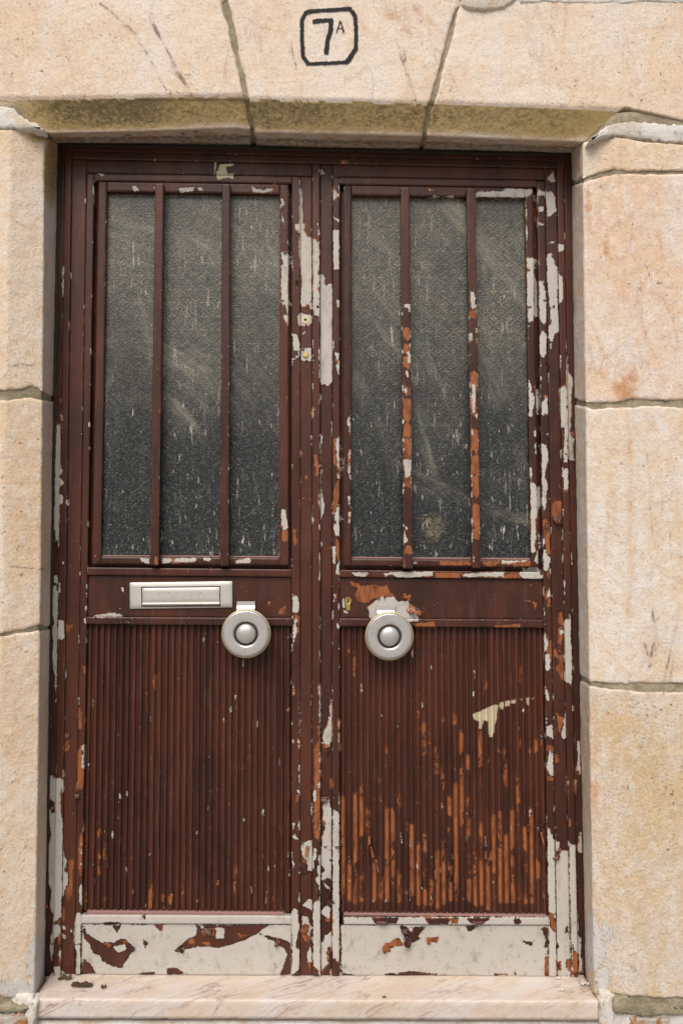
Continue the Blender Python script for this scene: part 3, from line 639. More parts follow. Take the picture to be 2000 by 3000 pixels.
    h = M.math('ADD', M.math('MULTIPLY', pat, 1.0), M.math('MULTIPLY', M.noise(v, 170, 3, .6), .7))
    nrm = M.bump(h, .0016, .8)
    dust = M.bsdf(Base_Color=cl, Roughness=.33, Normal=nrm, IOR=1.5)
    clear = M.bsdf(Base_Color=(.62, .70, .70), Roughness=.28, Normal=nrm, IOR=1.5, Transmission_Weight=1.0)
    mx = M.n('ShaderNodeMixShader')
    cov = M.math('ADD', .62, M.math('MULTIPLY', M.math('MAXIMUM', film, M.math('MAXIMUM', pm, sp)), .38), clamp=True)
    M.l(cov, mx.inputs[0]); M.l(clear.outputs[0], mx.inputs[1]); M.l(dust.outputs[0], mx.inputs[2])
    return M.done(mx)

def mat_metal(name, colr, rough, scratch=.5, aniso=None, metal=.92):
    M = NT(name); v = M.coord()
    n = M.noise(v, 60, 5, .7); cl = M.mix(M.step(n, .5, .8, 0, .35 * scratch), colr, (colr[0] * .45, colr[1] * .42, colr[2] * .38))
    if aniso: g = M.noise(M.coord(aniso), 300, 2, .5)
    else: g = M.noise(v, 400, 3, .6)
    sc = M.step(M.noise(M.coord((1, 1, .3), rot=(0, .7, 0)), 200, 3, .7), .70, .78)
    cl = M.mix(M.math('MULTIPLY', sc, .5 * scratch), cl, (.12, .11, .10))
    return M.done(M.bsdf(Base_Color=cl, Metallic=metal, Roughness=M.math('ADD', rough, M.math('MULTIPLY', g, .18)), Normal=M.bump(M.math('ADD', g, n), .0003, .5)))

def mat_simple(name, ca, cb, scale=40, rough=.7, bumpd=.001):
    M = NT(name); v = M.coord(); n = M.noise(v, scale, 5, .65)
    return M.done(M.bsdf(Base_Color=M.mix(n, ca, cb), Roughness=rough, Normal=M.bump(n, bumpd, .7)))

PAINT = mat_paint()
ST_LINTEL = mat_stone('stone_peach', (.81, .71, .60), (.79, .645, .50), (.77, .57, .38), .75, .8, .6, .40, (.83, .77, .70))
ST_LEFT = mat_stone('stone_cream', (.80, .69, .56), (.78, .63, .48), (.74, .54, .33), .8, .6, .65, .55, (.83, .77, .68))
ST_PINK = mat_stone('stone_pink', (.78, .69, .61), (.78, .61, .46), (.74, .50, .31), .75, .95, .5, .6, (.80, .75, .72))
ST_PALE = mat_stone('stone_pale', (.77, .70, .62), (.76, .62, .46), (.70, .50, .28), .75, .5, .55, .55, (.80, .77, .73))
ST_BEIGE = mat_stone('stone_beige', (.68, .60, .51), (.68, .54, .38), (.64, .46, .24), 1.0, .4, .65, .65, (.74, .69, .62))
MORTAR = mat_mortar('cement_mortar', (.25, .215, .14), (.42, .36, .25))
MORTAR_OCHRE = mat_mortar('ochre_mortar', (.36, .25, .11), (.48, .36, .20))
PLASTER = mat_plaster(); RUBBLE = mat_rubble(); MARBLE = mat_marble()
ALU = mat_metal('brushed_aluminium', (.64, .615, .575), .42, 1.0, (.05, 1, 1), .6)
STEEL = mat_metal('worn_chrome', (.64, .625, .61), .27, 1.4, None, .68)
BRASSRIM = mat_metal('brass_rim', (.74, .64, .40), .35, .5, None, .7)
BRASS = mat_metal('brass', (.62, .46, .14), .30)
BLACKPAINT = mat_simple('black_paint', (.004, .004, .006), (.014, .013, .016), 90, .8)
DARK = mat_simple('dark_void', (.004, .003, .003), (.008, .007, .006), 40, .8)
GAP_DARK = mat_simple('gap_dark', (.018, .012, .009), (.045, .028, .018), 60, .7)  # dark brown standing in for shade in gaps and in the knob groove
PUTTY = mat_simple('faded_sill_paint', (.26, .12, .10), (.36, .22, .20), 160, .7)
FLAKEW = mat_simple('loose_flake', (.62, .58, .52), (.75, .72, .68), 60, .6)

# ------------------------------------------------------------------ object helpers
ROOTLOC = {}
def thing(name, label, cat, loc, group=None):
    o = bpy.data.objects.new(name, None); col.objects.link(o); o.location = loc; o.empty_display_size = .1
    o['label'] = label; o['category'] = cat
    if group: o['group'] = group
    ROOTLOC[o] = Vector(loc); return o
def link(name, me, mat, parent=None, label=None, kind=None):
    o = bpy.data.objects.new(name, me); col.objects.link(o)
    if mat is not None: me.materials.append(mat)
    if parent is not None:
        o.parent = parent
        r = parent
        while r.parent is not None: r = r.parent
        if r is parent and r in ROOTLOC: o.matrix_parent_inverse = Matrix.Translation(-ROOTLOC[r])
    if label: o['label'] = label
    if kind: o['kind'] = kind
    return o
def mesh_from(name, verts, faces, smooth=True):
    me = bpy.data.meshes.new(name); me.from_pydata([tuple(map(float, v)) for v in verts], [], faces)
    if smooth: me.polygons.foreach_set('use_smooth', [True] * len(me.polygons))
    me.update(); return me
def set_attr(me, name, rgba):
    a = me.attributes.new(name, 'FLOAT_COLOR', 'POINT'); a.data.foreach_set('color', np.asarray(rgba, np.float32).ravel())
def grid_faces(nu, nv, off=0):
    i, j = np.meshgrid(np.arange(nu - 1), np.arange(nv - 1))
    a = (j * nu + i).ravel() + off
    return np.stack([a, a + nu, a + nu + 1, a + 1], 1).tolist()

SLABS = []
def slab(name, quad, yf, yb, mat, parent, r=.0012, cell=.0035, wear=True, label=None, warp=.0, xo=None, xw=None):
    """box whose front face is the given four photo corners (TL,TR,BR,BL) on plane yf; softened arrises; dense front for wear"""
    if wear and parent is not None: SLABS.append((np.array(quad, float), yf, parent))
    c = [P(x, y, yf) for x, y in quad]
    W = max(np.linalg.norm(c[1] - c[0]), np.linalg.norm(c[2] - c[3])); H = max(np.linalg.norm(c[3] - c[0]), np.linalg.norm(c[2] - c[1]))
    def axis(L):
        n = max(2, int(round(L / cell))); rr = min(r / L, .3)
        return np.concatenate([[0], np.linspace(rr, 1 - rr, n + 1), [1]])
    us, vs_ = axis(W), axis(H); nu, nv = len(us), len(vs_)
    U, V = np.meshgrid(us, vs_)
    pts = ((1-U)*(1-V))[..., None]*c[0] + (U*(1-V))[..., None]*c[1] + (U*V)[..., None]*c[2] + ((1-U)*V)[..., None]*c[3]
    pts = pts.copy()
    edge = np.zeros_like(U); edge[0, :] = edge[-1, :] = 1; edge[:, 0] = edge[:, -1] = 1
    pts[..., 1] += edge * r * .8
    if warp:
        ph = random.uniform(0, 50)
        pts[..., 1] += warp * np.vectorize(lambda a, b: mnoise.noise((a * 5 + ph, b * 5, ph)))(pts[..., 0], pts[..., 2])
    verts = pts.reshape(-1, 3); faces = grid_faces(nu, nv)
    ring = [i for i in range(nu)] + [j*nu + nu-1 for j in range(1, nv)] + [(nv-1)*nu + i for i in range(nu-2, -1, -1)] + [j*nu for j in range(nv-2, 0, -1)]
    s0 = verts[ring]; s1 = s0.copy(); s1[:, 1] = yb
    n0 = len(verts); m = len(ring)
    verts = np.concatenate([verts, s0, s1])
    for k in range(m):
        k2 = (k + 1) % m; faces.append([n0 + k, n0 + k2, n0 + m + k2, n0 + m + k])
    faces.append([n0 + m + k for k in range(m)])
    me = mesh_from(name, verts, faces)
    if wear: WR = wear_of(PX(np.where(np.isclose(verts[:, 1:2], yb), np.column_stack([verts[:, 0], np.full(len(verts), yf), verts[:, 2]]), verts)), xo, xw)
    if wear:
        ed = np.minimum(np.minimum(U, 1-U) * W, np.minimum(V, 1-V) * H).ravel() if W * H > 0 else 0
        WR[:len(ed), 3] = np.clip(1 - ed / .006, 0, 1); WR[len(ed):, 3] = .6
        set_attr(me, 'wear', WR)
    return link(name, me, mat, parent, label)

class V:                     # near-vertical line in the photo: x at y=800 and y=2700
    def __init__(s, a, b): s.a, s.b = a, b
    def at(s, y): return s.a + (s.b - s.a) * (y - 800) / 1900
    def __add__(s, d): return V(s.a + d, s.b + d)
class H:                     # near-horizontal line: y at x=300 and x=1550
    def __init__(s, a, b): s.a, s.b = a, b
    def at(s, x): return s.a + (s.b - s.a) * (x - 300) / 1250
    def __add__(s, d): return H(s.a + d, s.b + d)
def X(v, h):
    y = h.at(v.a)
    for _ in range(3): y = h.at(v.at(y))
    return (v.at(y), y)
def box(v0, v1, h0, h1): return [X(v0, h0), X(v1, h0), X(v1, h1), X(v0, h1)]

def sweep(name, rows, cols, mat, parent, amp=.0011, rim=.0026, close=True, label=None, stain=None, seed=0, flip=False, skirt=.04, edges='tblr', jit=.003):
    """rows: array (nv,nu,3) of surface points; displaced like hewn stone, borders rounded back and skirted into the wall"""
    G = np.array(rows, float); nv, nu = G.shape[:2]
    du = np.gradient(G, axis=1); dv = np.gradient(G, axis=0)
    N = np.cross(du, dv); N /= np.linalg.norm(N, axis=2, keepdims=True) + 1e-12
    if (N[..., 1].mean() > 0): N = -N
    # distance to the borders
    su = np.cumsum(np.linalg.norm(np.diff(G, axis=1, prepend=G[:, :1]), axis=2), 1); sv = np.cumsum(np.linalg.norm(np.diff(G, axis=0, prepend=G[:1]), axis=2), 0)
    big = np.full((nv, nu), 9.0); dist = big
    if 'l' in edges: dist = np.minimum(dist, su)
    if 'r' in edges: dist = np.minimum(dist, su[:, -1:] - su)
    if 't' in edges: dist = np.minimum(dist, sv)
    if 'b' in edges: dist = np.minimum(dist, sv[-1:] - sv)
    if jit and edges:
        tu = du / (np.linalg.norm(du, axis=2, keepdims=True) + 1e-9); tv = dv / (np.linalg.norm(dv, axis=2, keepdims=True) + 1e-9)
        for a in range(nv):
            for b in range(nu):
                fo = max(0.0, 1 - dist[a, b] / .03)
                if fo <= 0: continue
                p = G[a, b]; k = fo * (.0035 * mnoise.noise((p[0]*22+seed, p[1]*22, p[2]*22)) + .0022 * mnoise.noise((p[0]*70, p[1]*70+seed, p[2]*70)))
                G[a, b] = p + ((tu[a, b] if ('l' in edges or 'r' in edges) else tv[a, b]) * k)
    D = np.empty((nv, nu))
    for a in range(nv):
        for b in range(nu):
            p = G[a, b]
            n1 = mnoise.fractal((p[0]*9+seed, p[1]*9, p[2]*9), 1.0, 2.0, 3); n2 = mnoise.fractal((p[0]*45, p[1]*45+seed, p[2]*45), .8, 2.0, 3)
            D[a, b] = amp * (n1 * .7 + n2 * .8)
            dd = dist[a, b] + jit * mnoise.noise((p[0]*28+seed, p[1]*28, p[2]*28)) + jit * .5 * mnoise.noise((p[0]*90, p[1]*90+seed, p[2]*90))
            q = max(0.0, 1 - max(dd, 0) / rim)
            D[a, b] -= rim * .9 * (1 - math.sqrt(max(0, 1 - q * q)))
    G2 = G + N * D[..., None]
    verts = G2.reshape(-1, 3); faces = grid_faces(nu, nv)
    ring = [i for i in range(nu)] + [j*nu + nu-1 for j in range(1, nv)] + [(nv-1)*nu + i for i in range(nu-2, -1, -1)] + [j*nu for j in range(nv-2, 0, -1)]
    Nf = N.reshape(-1, 3); n0 = len(verts); m = len(ring)
    s1 = verts[ring] - Nf[ring] * skirt
    verts = np.concatenate([verts, s1])
    for k in range(m):
        k2 = (k + 1) % m; faces.append([ring[k], ring[k2], n0 + k2, n0 + k])
    me = mesh_from(name, verts, faces)
    if stain is not None: set_attr(me, 'stain', stain(PX(verts), verts))
    else: set_attr(me, 'stain', np.zeros((len(verts), 4)))
    if name.startswith('stone'): set_attr(me, 'vein', veins(PX(verts)))
    bm = bmesh.new(); bm.from_mesh(me); bmesh.ops.recalc_face_normals(bm, faces=bm.faces); bm.to_mesh(me); bm.free()
    return link(name, me, mat, parent, label)

def polyline(pts, n):
    pts = np.array(pts, float); s = np.concatenate([[0], np.cumsum(np.linalg.norm(np.diff(pts, axis=0), axis=1))]); t = np.linspace(0, s[-1], n)
    return np.stack([np.interp(t, s, pts[:, 0]), np.interp(t, s, pts[:, 1])], 1)
def rows_between(keys, step=.0045):
    """keys: list of (n,3) point rows -> resampled rows"""
    out = [keys[0]]
    for a, b in zip(keys[:-1], keys[1:]):
        L = np.linalg.norm(b - a, axis=1).mean(); k = max(2, int(round(L / step)))
        for i in range(1, k + 1): out.append(a + (b - a) * i / k)
    return np.array(out)

def patch(name, poly, Y, mat, parent, bulge=.006, back=.03, jitter=1.5, label=None):
    """irregular lump with the given photo outline, domed, running back into the wall"""
    pl = np.array(poly, float); pl = np.vstack([pl, pl[:1]]); n = max(24, int(np.linalg.norm(np.diff(pl, axis=0), axis=1).sum() / 6))
    o = polyline(pl, n + 1)[:-1]; o += rng.normal(0, jitter, o.shape) + np.array([[4*mnoise.noise((x*.05, y*.05, 1)), 4*mnoise.noise((x*.05, y*.05, 7))] for x, y in o])
    w = P(o[:, 0], o[:, 1], Y); sm = w.copy()
    for _ in range(3): sm = (np.roll(sm, 1, 0) + sm * 2 + np.roll(sm, -1, 0)) / 4
    tg = np.roll(sm, -1, 0) - np.roll(sm, 1, 0); nr = np.stack([-tg[:, 2], np.zeros(len(tg)), tg[:, 0]], 1); nr /= np.linalg.norm(nr, axis=1, keepdims=True) + 1e-9
    area = 0.5 * np.sum(w[:, 0] * np.roll(w[:, 2], -1) - np.roll(w[:, 0], -1) * w[:, 2])
    if area < 0: nr = -nr
    rings = []
    for ins, y in ((0, back), (0, .002), (.0008, -bulge * .4), (.0028, -bulge * .85), (.0055, -bulge)):
        q = (w if ins < .002 else sm) + nr * ins; q = q.copy(); q[:, 1] = Y + y
        if ins > 0: q[:, 1] += np.array([(mnoise.noise((a*40, 3, b*40)) + .6*mnoise.noise((a*110, 3, b*110))) * bulge * .4 for a, b in q[:, [0, 2]]])
        rings.append(q)
    verts = np.concatenate(rings); faces = []
    for k in range(len(rings) - 1):
        for i in range(n):
            j = (i + 1) % n; faces.append([k*n+i, k*n+j, (k+1)*n+j, (k+1)*n+i])
    k = len(rings) - 1; faces.append([k*n+i for i in range(n)])
    me = mesh_from(name, verts, faces); set_attr(me, 'stain', np.zeros((len(verts), 4)))
    bm = bmesh.new(); bm.from_mesh(me); bmesh.ops.recalc_face_normals(bm, faces=bm.faces); bm.to_mesh(me); bm.free()
    return link(name, me, mat, parent, label)

# ------------------------------------------------------------------ the setting
def ground():
    s = 400; n = 2
    me = mesh_from('pavement', [(-s, -s, 0), (s, -s, 0), (s, .1, 0), (-s, .1, 0)], [[0, 1, 2, 3]])
    M = NT('street_paving'); v = M.coord()
    cl = M.mix(M.noise(v, 3, 5, .6), (.22, .20, .17), (.34, .30, .25)); cl = M.mix(M.step(M.noise(v, 60, 4, .7), .55, .75, 0, .6), cl, (.12, .11, .10))
    o = link('pavement', me, M.done(M.bsdf(Base_Color=cl, Roughness=.85, Normal=M.bump(M.noise(v, 40, 5), .006, .8)))); o['kind'] = 'structure'
ground()
def interior():
    x0, x1, y0, y1, z0, z1 = -.95, .75, .075, 1.9, .2, 2.6
    v = [(x0,y0,z0),(x1,y0,z0),(x1,y1,z0),(x0,y1,z0),(x0,y0,z1),(x1,y0,z1),(x1,y1,z1),(x0,y1,z1)]
    f = [[0,1,2,3],[4,7,6,5],[1,5,6,2],[3,2,6,7],[0,3,7,4]]
    o = link('hallway', mesh_from('hallway', v, f, False), mat_simple('hall_wall', (.16, .14, .11), (.22, .19, .15), 3, .9)); o['kind'] = 'structure'
interior()

# ------------------------------------------------------------------ stone surround
YF, YA, YB = -.119, -.085, .03           # wall face, chamfer arris, back of the reveal
wall = thing('stone_wall', 'pale cream marble block wall framing the door, mortar joints and mossy lintel', 'wall', (0, -.1, 0))

def line(pts):                           # x as a function of y (photo), piecewise linear with extrapolation
    ys = np.array([p[1] for p in pts], float); xs = np.array([p[0] for p in pts], float)
    def f(y):
        y = np.asarray(y, float); r = np.interp(y, ys, xs)
        lo = y < ys[0]; hi = y > ys[-1]
        r = np.where(lo, xs[0] + (y - ys[0]) * (xs[1]-xs[0])/(ys[1]-ys[0]), r); r = np.where(hi, xs[-1] + (y - ys[-1]) * (xs[-1]-xs[-2])/(ys[-1]-ys[-2]), r)
        return r
    return f
L_OUT = line([(-90, 0), (-90, 3000)]); L_FACE = line([(29, 600), (16, 1300), (0, 2200), (-8, 2700)]); L_ARR = line([(131, 450), (124, 1300), (112, 2300), (102, 2900)]); L_BACK = line([(177, 430), (163, 1100), (141, 2600), (137, 2850)])
R_OUT = line([(2090, 0), (2090, 3000)]); R_FACE = line([(1810, 600), (1820, 1100), (1829, 1650), (1835, 2250), (1845, 2650)]); R_ARR = line([(1706, 500), (1713, 1100), (1720, 1650), (1727, 2200), (1737, 2800)]); R_BACK = line([(1667, 460), (1675, 1100), (1685, 1650), (1696, 2200), (1710, 2850)])

def yline(pts):
    xs = np.array([p[0] for p in pts], float); ys = np.array([p[1] for p in pts], float)
    return lambda x: np.interp(x, xs, ys)
def stain_fn(moss=(), rust=(), grey=(), lime=()):
    def f(px, w):
        out = np.zeros((len(px), 4))
        for k, lst in enumerate((moss, rust, grey, lime)):
            for (cx, cy, rx, ry, s) in lst:
                d = np.sqrt(((px[:, 0]-cx)/rx)**2 + ((px[:, 1]-cy)/ry)**2)
                out[:, k] = np.maximum(out[:, k], s * np.clip(1.5 - d, 0, 1))
        return out
    return f
def jamb(side, ytop, ybot, mat, stain=None, seed=0, name='stone', inset=0.0, step=.0045, edges='tb', amp=.0011):
    cols = ([(L_OUT, YF), (L_FACE, YF), (L_ARR, YA), (L_BACK, YB)] if side == 'l' else [(R_OUT, YF), (R_FACE, YF), (R_ARR, YA), (R_BACK, YB)])
    H_ = 0.81e-3 * 1.0 * abs(float(ybot(1000 if side == 'r' else 0)) - float(ytop(1000 if side == 'r' else 0))); nv = max(8, int(H_ / step))
    keys = []
    for ln, Y in cols:
        x0 = float(ln(ytop(float(ln(1500))))); x1 = float(ln(ybot(float(ln(1500)))))
        y0 = float(ytop(x0)); y1 = float(ybot(x1)); ys = np.linspace(y0, y1, nv)
        keys.append(P(ln(ys), ys, Y))
    R = rows_between(keys, step)          # columns first
    G = np.transpose(R, (1, 0, 2))
    if side == 'r': pass
    # soften the dressed arrises a little by smoothing across the profile
    for _ in range(0):
        G2 = G.copy(); G2[:, 1:-1] = (G[:, :-2] + 2*G[:, 1:-1] + G[:, 2:]) / 4; G = G2
    # joint edges follow their drawn line between the key columns
    for j in range(G.shape[1]):
        px = PX(G[:, j]); dy0 = float(ytop(px[0, 0])) - px[0, 1]; dy1 = float(ybot(px[-1, 0])) - px[-1, 1]
        t = np.linspace(0, 1, nv); G[:, j, 2] -= ((1-t)*dy0 + t*dy1) * (DIST + G[:, j, 1]) / F
    if inset:
        du = np.gradient(G, axis=1); dv = np.gradient(G, axis=0); N = np.cross(du, dv); N /= np.linalg.norm(N, axis=2, keepdims=True); 
        if N[..., 1].mean() > 0: N = -N
        G = G - N * inset
    return sweep(name, G, None, mat, wall, amp=amp, stain=stain, seed=seed, edges=edges)

# left jamb
jamb('l', yline([(-90,382),(0,380),(50,376),(128,395),(180,425)]), yline([(-90,1140),(0,1146),(60,1143),(95,1130),(130,1148),(165,1165)]), ST_LEFT,
     stain_fn(moss=[(150,500,22,90,.55),(120,395,30,20,.6)], grey=[(60,1135,80,25,.5)]), 1)
jamb('l', yline([(-90,1176),(0,1174),(90,1165),(130,1174),(165,1178)]), yline([(-90,1858),(0,1855),(60,1845),(120,1830),(150,1835)]), ST_LEFT,
     stain_fn(grey=[(50,1195,90,25,.5),(20,1350,60,6,.5),(60,1480,70,5,.45),(40,1660,60,5,.4)], rust=[(20,1830,90,30,.35)]), 2)
jamb('l', yline([(-90,1870),(0,1866),(60,1858),(120,1847),(150,1846)]), yline([(-90,2915),(0,2920),(60,2930),(100,2940),(140,2880)]), ST_LEFT,
     stain_fn(grey=[(60,1890,70,20,.4),(20,2480,60,70,.35),(110,2800,30,120,.42),(60,2640,60,80,.3)], rust=[(30,2250,90,200,.22)], lime=[(105,2820,36,110,.72),(70,2905,80,45,.7)]), 3)
# right jamb
jamb('r', yline([(1660,440),(1712,416),(1765,408),(1800,402),(1893,416),(2090,424)]), yline([(1660,538),(1700,524),(1795,495),(1890,500),(2090,500)]), ST_LEFT,
     stain_fn(rust=[(1690,480,25,40,.5),(1900,450,100,30,.35)], grey=[(1930,440,80,8,.5),(1990,470,30,20,.4)]), 4)
jamb('r', yline([(1660,552),(1710,531),(1800,508),(1890,511),(2090,508)]), yline([(1660,1165),(1690,1172),(1730,1183),(1800,1178),(1860,1170),(2090,1176)]), ST_PINK,
     stain_fn(rust=[(1722,620,14,110,.62),(1775,720,12,60,.55),(1835,1130,46,50,.85),(1770,1090,24,30,.6),(1745,1020,10,60,.5),(1750,560,60,20,.4),(1980,600,40,70,.45)], grey=[(1985,590,20,40,.4)]), 5)
jamb('r', yline([(1660,1186),(1690,1188),(1740,1198),(1800,1196),(1870,1190),(2090,1198)]), yline([(1660,1975),(1700,1980),(1728,1996),(1780,2003),(1900,2002),(2090,2000)]), ST_PALE,
     stain_fn(rust=[(1855,1400,30,260,.35)], grey=[(1915,1850,40,110,.55),(1975,1900,25,120,.45),(1903,1450,4,120,.5),(1845,1460,16,20,.4)]), 6)
jamb('r', yline([(1660,1990),(1700,1996),(1728,2008),(1790,2020),(1900,2030),(2090,2028)]), yline([(1660,2860),(1700,2885),(1745,2915),(1800,2912),(1900,2920),(1960,2928),(2090,2918)]), ST_BEIGE,
     stain_fn(rust=[(1740,2330,20,130,.5),(1830,2450,40,250,.3),(1930,2700,150,150,.3)], grey=[(1848,2840,24,20,.75),(1752,2790,18,90,.45),(1780,2860,40,40,.5),(1950,2745,14,14,.6),(1860,2800,14,14,.6)], lime=[(1738,2770,30,120,.8),(1772,2730,34,40,.66),(1760,2870,36,50,.7)]), 7)
# mortar bed behind the jambs
jamb('l', yline([(-90,290),(60,300),(130,385),(200,412)]), yline([(-90,2960),(200,2960)]), MORTAR, None, 11, 'mortar', .0036, .012, '', .0008)
jamb('r', yline([(1600,440),(1720,402),(1800,330),(2090,300)]), yline([(1600,2960),(2090,2960)]), MORTAR, None, 12, 'mortar', .0036, .012, '', .0008)

# lintel: two long stones and a keystone
def lintel(row0, row1, row1b, row2, row3, mat, stain, seed, edges0='lrt'):
    n = max(8, int(np.linalg.norm(P(*row1[0], YF) - P(*row1[-1], YF)) / .0045))
    def pr(r, Y): q = polyline(r, n); return P(q[:, 0], q[:, 1], Y)
    face = rows_between([pr(row0, YF), pr(row1, YF)])
    cham = rows_between([pr(row1b, YF), pr(row2, YA), pr(row3, YB)])
    o = sweep('stone', face, None, mat, wall, stain=stain, seed=seed, edges=edges0.replace('t', ''), rim=.0035)
    b = sweep('stone_tmp', cham, None, mat, wall, stain=stain, seed=seed, edges='lr', rim=.0035, skirt=.02)
    bm = bmesh.new(); bm.from_mesh(o.data); bm.from_mesh(b.data)
    bmesh.ops.remove_doubles(bm, verts=bm.verts, dist=.0025)
    for f in bm.faces: f.smooth = True
    bm.to_mesh(o.data); bm.free(); bpy.data.objects.remove(b)
    return o
def chamfer_moss(strengths):
    def f(px, w):
        out = np.zeros((len(px), 4))
        on = (w[:, 1] > YF + .004) & (w[:, 1] < YA + .004)
        s = np.interp(px[:, 0], [a for a, b in strengths], [b for a, b in strengths])
        t = np.clip((w[:, 1] - YF) / (YA - YF), 0, 1)
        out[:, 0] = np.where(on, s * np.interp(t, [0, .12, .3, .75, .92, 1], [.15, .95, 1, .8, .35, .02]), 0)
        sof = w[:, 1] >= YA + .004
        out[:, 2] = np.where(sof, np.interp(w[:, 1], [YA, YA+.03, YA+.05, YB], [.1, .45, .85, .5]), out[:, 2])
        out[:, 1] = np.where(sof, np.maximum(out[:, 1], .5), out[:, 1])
        d = np.sqrt(((px[:, 0]-1200)/110)**2 + ((px[:, 1]-60)/60)**2); out[:, 1] = np.maximum(out[:, 1], .5*np.clip(1.5-d, 0, 1)*(w[:, 1] < YF+.004))
        return out
    return f
MOSS = chamfer_moss([(0,.2),(90,.35),(170,.75),(300,.95),(420,.85),(560,.6),(700,.5),(745,.80),(900,.92),(1050,.80),(1230,.58),(1300,.50),(1500,.60),(1640,.62),(1720,.45),(1900,.2)])
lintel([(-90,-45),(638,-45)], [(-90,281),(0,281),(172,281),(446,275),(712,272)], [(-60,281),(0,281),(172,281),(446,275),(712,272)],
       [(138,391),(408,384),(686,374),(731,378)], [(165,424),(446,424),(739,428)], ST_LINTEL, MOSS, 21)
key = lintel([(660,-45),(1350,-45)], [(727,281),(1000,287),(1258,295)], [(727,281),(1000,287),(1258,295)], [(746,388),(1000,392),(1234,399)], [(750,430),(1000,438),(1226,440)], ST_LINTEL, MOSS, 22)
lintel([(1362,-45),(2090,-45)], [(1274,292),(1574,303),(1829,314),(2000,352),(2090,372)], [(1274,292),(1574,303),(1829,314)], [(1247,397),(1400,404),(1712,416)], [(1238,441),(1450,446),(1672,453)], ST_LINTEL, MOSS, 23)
# mortar behind the lintel
def sheet(name, rows, mat, seed): return sweep(name, rows_between(rows, .012), None, mat, wall, amp=.002, edges='', seed=seed, skirt=.01)
def prow(pts, Y, n=120): q = polyline(pts, n); return P(q[:, 0], q[:, 1], Y)
sheet('mortar', [prow([(-90,-60),(2090,-60)], YF+.005), prow([(-90,292),(1000,292),(1829,322),(2090,385)], YF+.005)], MORTAR, 31)
sheet('mortar', [prow([(-40,287),(172,290),(720,282),(1258,300),(1829,322)], YF+.008), prow([(138,391),(720,376),(1240,398),(1712,416)], YA+.006), prow([(165,421),(735,426),(1232,437),(1672,450)], YB+.006)], MORTAR, 32)
patch('plaster_patch', [(-60,306),(0,310),(40,318),(66,345),(118,368),(128,384),(70,378),(0,377),(-60,380)], YF+.001, PLASTER, wall, .004)
patch('plaster_patch', [(1722,414),(1765,378),(1797,362),(1830,358),(1900,362),(2060,374),(2060,420),(1985,420),(1893,410),(1803,399),(1760,405)], YF+.001, PLASTER, wall, .004)
patch('plaster_patch', [(620,-30),(672,-30),(668,4),(650,10),(632,5)], YF+.004, PLASTER, wall, .003)
patch('plaster_patch', [(1268,-25),(1350,-25),(1346,20),(1333,31),(1318,27),(1295,6)], YF+.003, PLASTER, wall, .003)
patch('stone', [(1352,-30),(1530,-30),(1508,6),(1470,27),(1420,34),(1375,30),(1350,20)], YF-.001, ST_BEIGE, wall, .007)
patch('plaster_patch', [(1515,-30),(2060,-30),(2060,14),(1900,6),(1760,12),(1600,8),(1520,14)], YF+.001, PLASTER, wall, .003)
# base of the wall: worn plaster, cement band, rubble
sheet('plaster_base', [prow([(-90,2905),(97,2915)], YF+.018, 30), prow([(-90,2990),(97,2990)], YF+.012, 30), prow([(-90,3300),(97,3300)], YF+.010, 30)], PLASTER, 41)
sheet('plaster_base', [prow([(1758,2905),(2090,2900)], YF+.018, 40), prow([(1758,2990),(2090,2990)], YF+.012, 40), prow([(1758,3300),(2090,3300)], YF+.010, 40)], PLASTER, 42)
sheet('plaster_base', [prow([(95,2990),(1000,2991),(1760,2993)], YF+.034, 160), prow([(95,3060),(1760,3060)], YF+.026, 160), prow([(95,3300),(1760,3300)], YF+.012, 160)], PLASTER, 43)
patch('cement_band', [(1800,2925),(1812,2915),(1880,2926),(1950,2934),(2060,2922),(2060,2972),(1960,2972),(1890,2974),(1796,2968),(1790,2950)], YF+.010, MORTAR, wall, .007)
patch('cement_band', [(-60,2940),(20,2936),(62,2946),(85,2948),(78,2962),(20,2966),(-60,2964)], YF+.010, MORTAR, wall, .006)
patch('rubble_patch', [(-60,2966),(30,2970),(72,2962),(84,2985),(88,3060),(-60,3060)], YF+.010, RUBBLE, wall, .010)
patch('rubble_patch', [(1840,2978),(1900,2976),(1960,2980),(1955,3030),(1850,3040)], YF+.012, RUBBLE, wall, .008)
patch('plaster_patch', [(86,2925),(112,2940),(104,2990),(108,3060),(78,3060),(72,2980)], YF+.012, PLASTER, wall, .004)
patch('plaster_patch', [(1756,2932),(1790,2920),(1798,2970),(1800,3060),(1757,3060),(1758,2990)], YF+.012, PLASTER, wall, .003)
# painted house number on the keystone
def stroke_mesh(name, strokes, Y, mat, parent, jit=.8):
    verts, faces = [], []
    for pts, w in strokes:
        w = w * 1.22
        q = polyline(pts, max(6, int(np.linalg.norm(np.diff(np.array(pts, float), axis=0), axis=1).sum() / 2.5)))
        d = np.gradient(q, axis=0); d /= np.linalg.norm(d, axis=1, keepdims=True); nrm = np.stack([-d[:, 1], d[:, 0]], 1)
        a = q + nrm * (w/2 + rng.normal(0, jit, (len(q), 1))); b = q - nrm * (w/2 + rng.normal(0, jit, (len(q), 1)))
        n0 = len(verts); k = len(q)
        for s in (a, b): verts += [tuple(v) for v in P(s[:, 0], s[:, 1], Y)]
        for i in range(k - 1): faces.append([n0+i, n0+i+1, n0+k+i+1, n0+k+i])
    o = link(name, mesh_from(name, verts, faces), mat, parent)
    o.modifiers.new('wrap', 'SHRINKWRAP'); m = o.modifiers['wrap']; m.target = key; m.wrap_method = 'PROJECT'; m.use_project_y = True; m.use_negative_direction = True; m.use_positive_direction = True; m.offset = .0014
    return o
